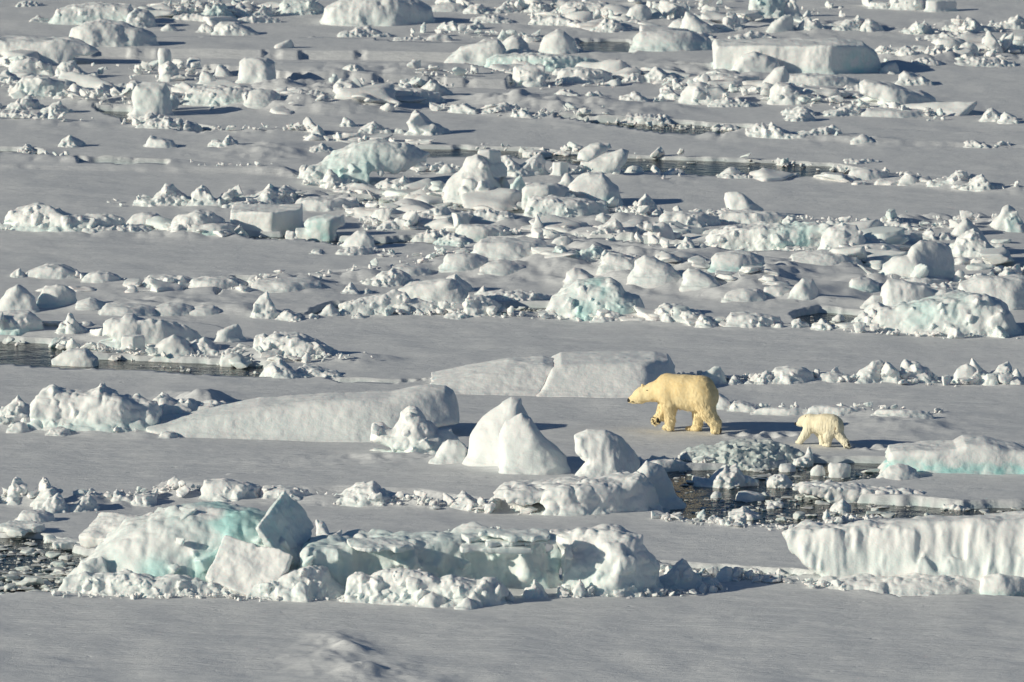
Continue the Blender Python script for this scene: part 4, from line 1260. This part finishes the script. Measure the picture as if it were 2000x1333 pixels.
for x, yb, w, h, s, lb, kw in (
        (1780, 20, 80, 24, 'box', "farthest flat block, left lit half of a split table", {}),
        (1840, 24, 60, 24, 'box', "farthest flat block, right half of the split table", dict(ridge=(.3, .2, .6))),
        (1725, 18, 50, 14, 'box', "thin lit slab left of the split table at the top", {}),
        (1500, 36, 70, 46, 'box', "turquoise tinted block at the top, right of centre", dict(style='p', ice=(.5, -.3, 1))),
        (1545, 34, 40, 40, 'dome', "shaded block beside the turquoise tinted one at the top", dict(ridge=(.1, .3, .4))),
        (1520, 64, 70, 34, 'right', "white wedge below the turquoise tinted block", {}),
        (1430, 60, 60, 40, 'jag', "bright rubble below the turquoise tinted block, left", {}),
        (1370, 66, 80, 40, 'left', "pale tilted block among the top jumble", {}),
        (1330, 60, 50, 26, 'dome', "dark holed lump among the top jumble", {}),
        (1310, 36, 70, 30, 'box', "dark shaded block near the top, right of the turquoise pool", dict(ridge=(.0, .3, .3))),
        (1250, 44, 60, 40, 'dome', "rounded boulder near the top with a shadow on its right", dict(ridge=(.5, .3, .8))),
        (1170, 36, 150, 30, 'flat', "wide floe block with a turquoise foot near the top", dict(style='p', ice=(.8, -.3, .4))),
        (1195, 64, 90, 30, 'jag', "lumpy rubble below the wide floe block", {}),
        (1280, 78, 60, 20, 'dome', "pale cake above the broad mound", {}),
        (1050, 25, 100, 26, 'jag', "grey rubble near the top, centre", {}),
        (960, 28, 110, 26, 'jag', "shaded rubble near the top, left of centre", dict(ridge=(.2, .3, .5))),
        (880, 24, 90, 20, 'dome', "soft mound near the top, right of the massive block", {}),
        (590, 30, 90, 30, 'flat', "bluish far block left of the massive block", dict(style='p', ice=(.3, -.3, 1))),
        (490, 34, 80, 30, 'jag', "white far rubble near the top, above the small cone", {}),
        (410, 38, 90, 36, 'jag', "turquoise icicled far block near the top left", dict(ice=(.5, -.3, 1), fl=.06)),
        (335, 34, 70, 26, 'jag', "pale far rubble right of the cauliflower boulder", {}),
        (40, 14, 110, 14, 'jag', "farthest dark rubble strip at the top left corner", {}),
        (60, 44, 90, 14, 'jag', "thin far rubble left of the wave shaped block", {}),
        (1650, 60, 110, 34, 'jag', "far rubble right of the turquoise tinted block", {}),
        (1700, 62, 60, 30, 'cone', "pale far peak above the tabular block's right end", {}),
        (1590, 60, 60, 30, 'jag', "small far rubble above the tabular block", {}),
        (1800, 66, 70, 26, 'jag', "broken far plates on the right skyline", {}),
        (1900, 62, 110, 30, 'jag', "rubble bank at the upper right", {}),
        (1980, 58, 70, 34, 'jag', "rubble bank at the upper right corner", {}),
        (1860, 108, 60, 34, 'box', "pale cube in the upper right rubble", dict(style='s')),
        (1894, 112, 44, 34, 'dome', "round lump beside the pale cube, upper right", {}),
        (1950, 102, 60, 44, 'jag', "white heap in the upper right rubble at the edge", {}),
        (1780, 112, 60, 24, 'jag', "small heap right of the tabular block", {}),
        (1810, 126, 120, 14, 'jag', "dark footed strip right of the tabular block", {}),
        (720, 74, 160, 24, 'jag', "grey rubble on the far side of the small far lead", dict(ridge=(.2, .3, .4))),
        (900, 60, 90, 20, 'jag', "small white bits below the soft mound", {}),
        (860, 86, 60, 22, 'dome', "shaded lump at the small far lead", dict(ridge=(.1, .3, .4))),
        (1240, 160, 80, 18, 'jag', "thin rubble right of the lumpy white strip", {}),
        (1300, 162, 100, 34, 'jag', "layered rubble left of the grey faced cake", {}),
        (1250, 200, 100, 22, 'jag', "low rubble in the far middle, right", {}),
        (1130, 190, 90, 16, 'jag', "low rubble in the far middle", {}),
        (1290, 245, 24, 22, 'cone', "tiny cone on the far rim of the long dark lead", {})):
    lump(x, yb, w, h, s, lb, group=G12, **kw)

# ------------------------------------------------------------------ crumbs nobody could count
LAB = "countless small broken bits of snow and ice heaped along the edges of the floes"
for i, (P, n, a, b, sp, hump) in enumerate((
        ("-60,985 100,982 300,975 420,970 700,985 900,995 1050,1004", 247, .05, .28, .30, .12),
        ("-60,832 40,836 300,848", 45, .05, .2, .3, .05),
        ("1395,790 1500,800 1600,806 1700,810 1835,812", 90, .03, .15, .22, .06),
        ("1330,744 1500,749 1700,747 1990,750", 180, .04, .24, .35, .08),
        ("-50,452 250,452 450,462 560,466", 59, .06, 0.3, 0.45, .15),
        ("560,462 700,480 760,500 860,512", 43, .05, 0.22, 0.6, .08),
        ("640,276 900,287 1250,300 1330,308 1500,314 1700,338 1990,376", 113, .07, 0.3, 0.38, .12),
        ("-50,234 200,240 420,258 620,264", 64, .07, 0.3, 0.38, .12),
        ("-50,303 80,304 150,318 330,327 560,340", 48, .06, 0.19, 0.22, .06),
        ("200,400 420,402 600,400 720,412", 43, .07, 0.3, 0.45, .12),
        ("600,616 800,618 1000,622 1270,630 1450,640 1560,646 1700,654", 135, .05, .28, .25, .06),
        ("500,565 700,545 880,505", 54, .05, .22, .8, .05),
        ("720,440 900,455 1000,470 1200,480 1300,490", 113, .06, 0.38, 1.2, .2),
        ("1250,440 1480,430 1700,450 1990,445", 113, .06, 0.34, 1.2, .15),
        ("1330,490 1500,505 1720,500", 32, .05, 0.22, 0.45, .1),
        ("600,360 800,380 1000,398 1300,430", 121, .07, 0.38, 1.5, .2),
        ("700,345 900,330 1250,345 1320,345", 54, .07, 0.3, 1.12, .15),
        ("1060,228 1300,240 1500,256 1700,280", 40, .07, 0.3, 0.38, .10),
        ("-50,170 200,205 400,205 560,215 780,215", 113, .08, 0.45, 1.65, .25),
        ("-50,120 150,140 420,150", 70, .08, 0.45, 1.88, .25),
        ("640,180 900,165 1250,165 1400,170", 89, .08, 0.38, 1.65, .15),
        ("850,215 1050,230 1180,225", 37, .07, 0.3, 0.6, .1),
        ("1300,170 1500,195 1700,215 1850,232", 97, .08, 0.38, 1.2, .15),
        ("1720,118 1900,112 2060,100", 86, .08, 0.45, 1.88, .25),
        ("1760,70 1900,60 2060,55", 59, .08, 0.45, 1.65, .25),
        ("1000,20 1300,45 1620,55", 124, .1, 0.52, 3.0, .3),
        ("300,35 600,22 640,15", 59, .1, 0.45, 1.88, .25),
        ("650,75 900,68 1130,90", 59, .08, 0.38, 1.12, .15),
        ("850,10 1000,15 1200,8 1700,20", 64, .1, 0.52, 3.0, .2),
        ("1690,640 1720,655 1990,662", 40, .05, .3, .3, .1),
        ("1690,560 1900,560 2010,540", 72, .06, .4, 1.2, .15),
        ("120,1166 500,1172 980,1178", 195, .03, .16, .15, .05),
        ("1110,1168 1290,1160 1400,1150", 90, .04, .2, .25, .08),
        ("1300,1118 1400,1126 1560,1140 1640,1150", 120, .04, .22, .25, .08),
        ("1300,1015 1430,1026 1560,1040 1700,1010", 150, .04, .22, .25, .06),
        ("1255,905 1330,898 1380,905", 45, .04, .2, .2, .06),
        ("100,690 330,694 520,705 720,710", 135, .05, .3, .5, .1),
        ("0,664 110,672 200,690", 27, .05, .25, .3, .1),
        ("160,545 300,555 480,575", 36, .05, .2, .4, .05),
        ("890,500 1100,520 1400,560 1560,590", 54, .05, .3, 1.2, .06),
        ("1900,520 2010,525", 27, .06, .35, .5, .1))):
    rubble_line(P, n, a, b, sp, i, hump, LAB)
LB2 = "slush of small brash pieces floating in the dark leads"
for i, (P, n, a, b) in enumerate((
        ("1262,918 1340,912 1600,902 1738,908 1742,934 1560,950 1320,960", 260, .03, .22),
        ("1290,985 1330,965 1560,962 1720,976 1870,986 2060,982 2060,1006 1700,1012 1560,1032 1290,1006", 480, .03, .25),
        ("-40,1045 60,1045 190,1080 205,1110 150,1140 110,1160 -40,1160", 650, .03, .28),
        ("1290,1098 1545,1110 1585,1122 1380,1122", 350, .03, .22),
        ("200,700 360,706 520,718 530,730 400,722", 60, .03, .14),
        ("780,284 1100,296 1480,312 1690,334 1640,344 1400,332 1200,318 900,298", 30, .06, .25),
        ("620,380 900,395 1010,400 960,414 800,410", 260, .05, .4),
        ("455,456 590,458 570,470 480,466", 40, .05, .25),
        ("980,596 1060,596 1080,604 1000,614", 160, .03, .2),
        ("1570,610 1690,614 1690,636 1600,640", 40, .04, .2),
        ("1065,230 1350,238 1500,254 1300,250", 100, .06, .3),
        ("1880,512 2060,516 2060,530 1900,528", 80, .05, .3))):
    brash(P, n, a, b, i, LB2)

for i, (x, yb, w, h, lb) in enumerate((
        (200, 178, 260, 24, "far low ridge behind the rounded standing cube"),
        (80, 232, 220, 16, "far low ridge at the left edge under the white bank"),
        (600, 196, 240, 20, "far low ridge left of the rough tapering lump"),
        (760, 218, 260, 16, "far low strip before the lumpy low slab"),
        (1180, 150, 200, 20, "far low ridge right of the green tinted base"),
        (1420, 210, 200, 22, "far low ridge under the grey faced cake"),
        (1700, 180, 200, 16, "far low ridge above the log shaped block"),
        (1900, 130, 240, 20, "far low ridge under the pale cube, upper right"),
        (1850, 80, 220, 20, "far low ridge at the upper right corner"),
        (1150, 52, 240, 22, "far low ridge under the wide floe block near the top"),
        (1420, 80, 220, 22, "far low ridge above the broad mound near the top"),
        (960, 46, 200, 18, "far low ridge under the shaded rubble near the top"),
        (440, 46, 220, 20, "far low ridge under the icicled block at the top left"),
        (780, 84, 220, 12, "dark footed far strip on the small far lead's rim"),
        (1300, 236, 260, 12, "bright far rim of the long dark lead"),
        (1450, 258, 140, 14, "low strip at the right end of the long dark lead"))):
    lump(x, yb, w, h, 'jag', lb, 'p', 'ice_ridge', 'long low ridges of broken ice', ch=.6, D=1.1)

for i, (P, n, a, b, sp) in enumerate((
        ("560,402 800,432 1000,452 1250,472", 42, .5, 1.7, 1.6), ("1250,452 1500,470 1700,484 1990,474", 40, .5, 1.8, 1.6),
        ("700,372 900,392 1150,404", 30, .5, 1.7, 1.3), ("850,502 1100,524 1400,556 1600,590", 26, .5, 1.5, 1.6),
        ("1650,522 1990,522", 20, .5, 1.6, 1.2), ("80,440 430,458", 14, .4, 1.2, .7),
        ("-50,132 200,172 500,202 800,212", 46, .7, 2.4, 2.8), ("900,132 1250,152 1400,162", 26, .7, 2.4, 2.2),
        ("1400,172 1700,202 1850,222", 26, .6, 2.2, 1.8), ("1750,100 2050,92", 28, .7, 2.4, 3.0),
        ("1000,42 1600,56", 36, .8, 2.6, 3.5), ("300,32 620,26", 16, .8, 2.4, 2.5),
        ("100,642 330,688 560,716", 18, .4, 1.1, .6), ("600,602 1000,614 1500,640 1700,650", 30, .4, 1.2, .5),
        ("40,562 480,575", 12, .4, 1.1, .8), ("600,270 900,285", 10, .5, 1.5, .6), ("1500,345 1980,375", 22, .5, 1.5, .6))):
    rubble_line(P, int(n * .8), a, b * .8, sp, 200 + i, .0, "flat broken plates of ice strewn level among the heaps", flat=True)

# ------------------------------------------------------------------ polar bear and cub
def build_bear(name, label, group, anchor, zs, chain, grid, cell, colors, extras, seed=0, shag=.007, hairs=11000, hair_len=.042, face=-.9):
    """chain: list of (X, Y, v, r, X2, Y2, v2, r2, k): tapered limbs in units of the zoomed photograph; v is depth in metres"""
    ax, ay, ZX, ZY, k0 = anchor          # ground pixel, zoom coordinates of it, zoom pixels per metre
    gp = G(ax, ay)
    base = Vector((gp[0], gp[1], float(height(gp[0:1], gp[1:2])[0][0])))

    def L(X, Y, v):
        return np.array([(X - ZX) / k0, v, (ZY - (Y + .021 * (ZX - X) * 1.0)) / k0 - SINP * v])
    lo, hi = np.array(grid[0]), np.array(grid[1])
    n = np.ceil((hi - lo) / cell).astype(int) + 1
    axs = [lo[i] + cell * np.arange(n[i]) for i in range(3)]
    U, V, Z = np.meshgrid(*axs, indexing='ij')
    P = np.stack([U, V, Z], -1).astype(np.float32)
    F = np.full(U.shape, 9.0, np.float32)
    for c in chain:
        X, Y, v, r, X2, Y2, v2, r2, k = c[:9]
        sq = c[9] if len(c) > 9 else 1.0                  # flattening across the body
        a, b = L(X, Y, v), L(X2, Y2, v2)
        r, r2 = r / k0, r2 / k0
        m = max(r, r2) + k + .04
        l = np.maximum(np.floor((np.minimum(a, b) - m - lo) / cell).astype(int), 0)
        h = np.minimum(np.ceil((np.maximum(a, b) + m - lo) / cell).astype(int) + 1, n)
        sl = tuple(slice(i, j) for i, j in zip(l, h))
        q = P[sl]
        W = np.array([1, 1 / sq, 1], np.float32)
        qa = (q - a.astype(np.float32)) * W; ba = ((b - a) * W).astype(np.float32)
        t = np.clip((qa @ ba) / (ba @ ba + 1e-9), 0, 1)
        d = np.linalg.norm(qa - t[..., None] * ba, axis=-1) - (r + (r2 - r) * t)
        F[sl] = smin(F[sl], d, k)
    near = np.argwhere(np.abs(F) < .05)
    Pn = lo + near * cell + seed
    low = sstep(.75, .25, Pn[:, 2] - seed)
    F[tuple(near.T)] += .008 * fbm(Pn / .16, 2) + shag * (.5 + low) * fbm(Pn * [1, 1, .35] / .030, 2)
    F = np.maximum(F, .008 - Z)                          # feet stand flat on the ice
    V_, Q = nets(F, lo, cell)
    warm = np.clip(.2 + .7 * sstep(.42, .72, V_[:, 2] / hi[2]) + .3 * fbm(V_ / .3 + seed, 3), 0, 1)
    root = bpy.data.objects.new(name, None)
    root.location = base
    COL.objects.link(root)
    tag(root, label, 'polar bear', group, 'thing')
    body = mesh_obj("body", V_, Q, colors, root, {"warm": warm})
    # a coat of short tapering hairs lying back along the body
    rng = np.random.RandomState(3)
    A, B, C = V_[Q[:, 0]], V_[Q[:, 1]], V_[Q[:, 2]]
    nrm = np.cross(B - A, V_[Q[:, 3]] - A); ar = np.linalg.norm(nrm, axis=1) + 1e-12
    nrm = nrm / ar[:, None]
    pick = rng.choice(len(Q), hairs, p=ar / ar.sum())
    p = A[pick] + (B - A)[pick] * rng.rand(hairs, 1) * .9 + (V_[Q[:, 3]] - A)[pick] * rng.rand(hairs, 1) * .9
    nn = nrm[pick]
    p, nn = p[p[:, 2] > .03], nn[p[:, 2] > .03]
    hz = p[:, 2] / hi[2]
    ok = p[:, 0] > face                                    # the face keeps its short hair
    ln = hair_len * np.where(ok, 1, .35) * (.6 + .8 * rng.rand(len(p))) * np.where(hz < .55, 1.35, .8)
    flow = np.stack([np.full(len(p), .55), np.zeros(len(p)), np.full(len(p), -.75)], 1) + rng.randn(len(p), 3) * .16
    flow -= (flow * nn).sum(1, keepdims=True) * nn
    flow /= np.linalg.norm(flow, axis=1, keepdims=True) + 1e-9
    side = np.cross(flow, nn) * (.10 * ln[:, None] + .002)
    t2 = flow * .95 + nn * .17
    HV = np.stack([p - side - nn * .004, p + side - nn * .004, p + t2 * ln[:, None] + side * .15, p + t2 * ln[:, None] - side * .15], 1)
    HV[:, :, 2] = np.maximum(HV[:, :, 2], .004)
    k = np.arange(len(p))[:, None] * 4
    fur = mesh_obj("fur", HV.reshape(-1, 3), (k + [0, 1, 2, 3]), colors, body, {"warm": np.repeat(np.clip(.2 + .7 * sstep(.42, .72, hz) + .3 * fbm(p / .3 + seed, 3), 0, 1), 4)})
    for nm, X, Y, v, rx, ry, rz, mat in extras:
        n_ = 14
        th = np.linspace(0, math.pi, n_); ph = np.linspace(0, 2 * math.pi, 2 * n_, endpoint=False)
        T_, H_ = np.meshgrid(th, ph, indexing='ij')
        E = np.stack([np.sin(T_) * np.cos(H_) * rx, np.sin(T_) * np.sin(H_) * ry, np.cos(T_) * rz], -1).reshape(-1, 3)
        E = E * (1 + .12 * fbm(E / max(rx, rz) * 1.3 + X, 2))[:, None]
        m = 2 * n_
        i = np.arange(n_ * m).reshape(n_, m)
        Qe = np.stack([i[:-1], np.roll(i, -1, 1)[:-1], np.roll(i, -1, 1)[1:], i[1:]], -1).reshape(-1, 4)
        mesh_obj(nm, E + L(X, Y, v), Qe, mat, root)
    return root


def bears():
    fur_a = mat_fur("cream_fur", (.94, .79, .49, 1), (.92, .68, .33, 1))
    fur_c = mat_fur("pale_cub_fur", (.93, .86, .68, 1), (.92, .80, .55, 1))
    black = mat_plain("black_skin", (.012, .011, .011), .4, 60, .3, .004, .5)
    scar = mat_plain("grey_skin", (.10, .085, .07), .7)
    claw = mat_plain("dark_claw", (.03, .027, .024), .4, spec=.5)
    inner = mat_plain("inner_ear_skin", (.42, .27, .15), .8)
    # zoom frame: origin (1200,700), 8.333 per photo pixel; 783 zoom px per metre
    K = 783.0
    A = (1200 + 1200 / 8.333, 700 + 1218 / 8.333, 1200, 1218, K)
    ch = [
        # trunk
        (905, 520, .24, 236, 1130, 555, .13, 262, .08, .98),
        (1130, 555, .13, 262, 1375, 585, .02, 268, .08, .98),
        (1375, 560, .02, 255, 1470, 660, -.02, 200, .10, 1.0),
        (832, 420, .26, 150, 960, 470, .20, 185, .08, .9),
        (1000, 640, .18, 150, 1250, 700, .06, 165, .10, 1.1),
        # neck
        (830, 505, .27, 205, 620, 560, .37, 150, .09, .95),
        (640, 560, .36, 150, 470, 600, .43, 126, .06, .95),
        # head
        (450, 605, .43, 118, 400, 622, .455, 108, .05, .95),
        (400, 622, .455, 100, 300, 672, .50, 56, .04, .95),
        (310, 678, .49, 50, 262, 694, .515, 47, .025, 1.0),
        (430, 690, .44, 62, 310, 716, .49, 34, .04, 1.0),
        # ears
        (452, 520, .36, 26, 447, 446, .355, 21, .02, .7),
        (478, 500, .52, 26, 490, 458, .53, 20, .02, .7),
        # near fore leg, planted
        (850, 590, .10, 170, 880, 800, .06, 118, .09, .95),
        (880, 800, .06, 118, 905, 1020, .10, 82, .05, 1.0),
        (905, 1020, .10, 80, 905, 1120, .12, 74, .04, 1.0),
        (900, 1135, .12, 58, 830, 1150, .16, 50, .03, 1.3),
        # far fore leg, lifted and folded
        (850, 640, .40, 150, 800, 850, .44, 95, .09, .9),
        (800, 850, .44, 92, 750, 950, .44, 78, .05, .9),
        (750, 955, .44, 72, 690, 1000, .43, 66, .04, .9),
        (690, 1005, .43, 66, 650, 1040, .42, 58, .03, .8),
        # far hind leg
        (1380, 720, .17, 170, 1375, 930, .17, 100, .09, .9),
        (1375, 930, .17, 98, 1345, 1110, .17, 76, .05, .95),
        (1340, 1150, .17, 58, 1200, 1165, .22, 42, .04, 1.35),
        # near hind leg, trailing
        (1430, 690, -.15, 190, 1500, 890, -.19, 132, .10, .9),
        (1500, 890, -.19, 128, 1620, 1060, -.20, 92, .06, .9),
        (1625, 1065, -.20, 92, 1655, 1165, -.20, 76, .05, .95),
        (1655, 1185, -.20, 58, 1600, 1200, -.20, 48, .04, 1.3),
        # tail
        (1610, 560, 0, 60, 1628, 660, 0, 42, .05, .8),
    ]
    ex = [("nose", 240, 694, .50, .042, .050, .042, black),
          ("lip", 298, 722, .43, .040, .020, .011, black),
          ("eye", 362, 612, .335, .016, .012, .014, black),
          ("scar", 530, 534, .215, .036, .012, .009, scar)]
    for X, Y in ((634, 974), (624, 1018), (638, 1050), (652, 1078)):
        ex.append(("toe_pad", X, Y, .352, .020, .018, .015, black))
    ex.append(("paw_pad", 708, 1025, .345, .030, .024, .056, black))
    ex.append(("paw_pad", 742, 1056, .352, .024, .022, .022, black))
    for X, Y in ((600, 985), (596, 1020), (606, 1055)):
        ex.append(("claw", X, Y, .375, .016, .007, .006, claw))
    ex.append(("paw_pad", 1722, 1190, -.21, .020, .07, .055, scar))
    for dx in (0, 22, 44):
        ex.append(("claw", 778 + dx, 1165 + dx * .12, .13 - dx * .0012, .016, .006, .006, claw))
    build_bear("polar_bear", "large cream polar bear walking left with head low and a front paw lifted", "polar bears walking over the ice",
               A, 0, ch, ((-1.32, -.62, -.03), (.78, .85, 1.32)), .0125, fur_a, ex, seed=2, face=-.72)

    # cub: zoom frame origin (1530,780), 11.107 per photo pixel
    K = 1044.0
    A = (1530 + 900 / 11.107, 780 + 1053 / 11.107, 900, 1053, K)
    ch = [
        (620, 545, .20, 178, 880, 575, .06, 215, .06, 1.0),
        (880, 575, .06, 215, 1060, 592, -.03, 202, .06, 1.0),
        (1020, 540, -.01, 170, 1140, 620, -.06, 130, .07, 1.0),
        (600, 500, .20, 130, 480, 500, .26, 118, .06, .95),
        (480, 495, .26, 115, 425, 505, .28, 108, .04, .95),
        (420, 515, .28, 92, 335, 560, .31, 50, .03, .9),
        (340, 565, .31, 46, 305, 575, .325, 38, .02, .9),
        (430, 575, .28, 60, 345, 595, .31, 30, .03, .9),
        (478, 440, .19, 26, 486, 398, .185, 28, .015, .6),
        (520, 430, .33, 24, 532, 392, .335, 22, .015, .6),
        # near fore leg reaching forward
        (560, 620, .12, 115, 480, 800, .15, 90, .06, .95),
        (480, 800, .15, 88, 385, 935, .24, 70, .04, .95),
        (380, 950, .25, 54, 320, 968, .29, 36, .03, 1.2),
        # far fore leg
        (720, 680, .22, 95, 830, 850, .17, 68, .06, .9),
        (830, 850, .17, 66, 852, 985, .15, 52, .03, .95),
        (850, 1010, .15, 38, 815, 1016, .16, 26, .02, 1.1),
        # near hind leg, planted
        (990, 640, -.06, 150, 950, 850, -.09, 100, .07, .9),
        (950, 850, -.09, 98, 955, 1000, -.06, 74, .04, .95),
        (955, 1015, -.05, 48, 880, 1032, .0, 34, .03, 1.2),
        # trailing hind leg with the sole turned up
        (1130, 640, -.02, 125, 1210, 830, -.10, 94, .07, .9),
        (1210, 830, -.10, 92, 1320, 960, -.17, 76, .04, .9),
        (1320, 960, -.17, 74, 1375, 1050, -.20, 58, .03, .85),
        (1375, 1050, -.20, 54, 1340, 1076, -.21, 42, .03, 1.0),
        # tail
        (1130, 560, -.19, 42, 1140, 700, -.21, 26, .03, .7),
    ]
    ex = [("nose", 280, 568, .325, .027, .030, .028, black), ("lip", 318, 592, .285, .018, .012, .008, black),
          ("eye", 400, 512, .205, .010, .008, .009, black), ("inner_ear", 478, 408, .162, .012, .008, .017, scar),
          ("tail_fold", 1105, 668, -.215, .014, .012, .035, inner)]
    for X, Y in ((1315, 1062), (1330, 1085), (1362, 1092), (1405, 1060)):
        ex.append(("toe_pad", X, Y, -.262, .013, .012, .011, black))
    ex.append(("paw_pad", 1392, 1022, -.255, .026, .016, .020, black))
    ex.append(("paw_pad", 1378, 975, -.235, .014, .012, .036, scar))
    build_bear("polar_bear", "small pale polar bear cub trailing behind the big bear", "polar bears walking over the ice",
               A, 0, ch, ((-.66, -.45, -.03), (.58, .55, .72)), .0085, fur_c, ex, seed=5, shag=.005, hairs=6000, hair_len=.026, face=-.36)


bears()
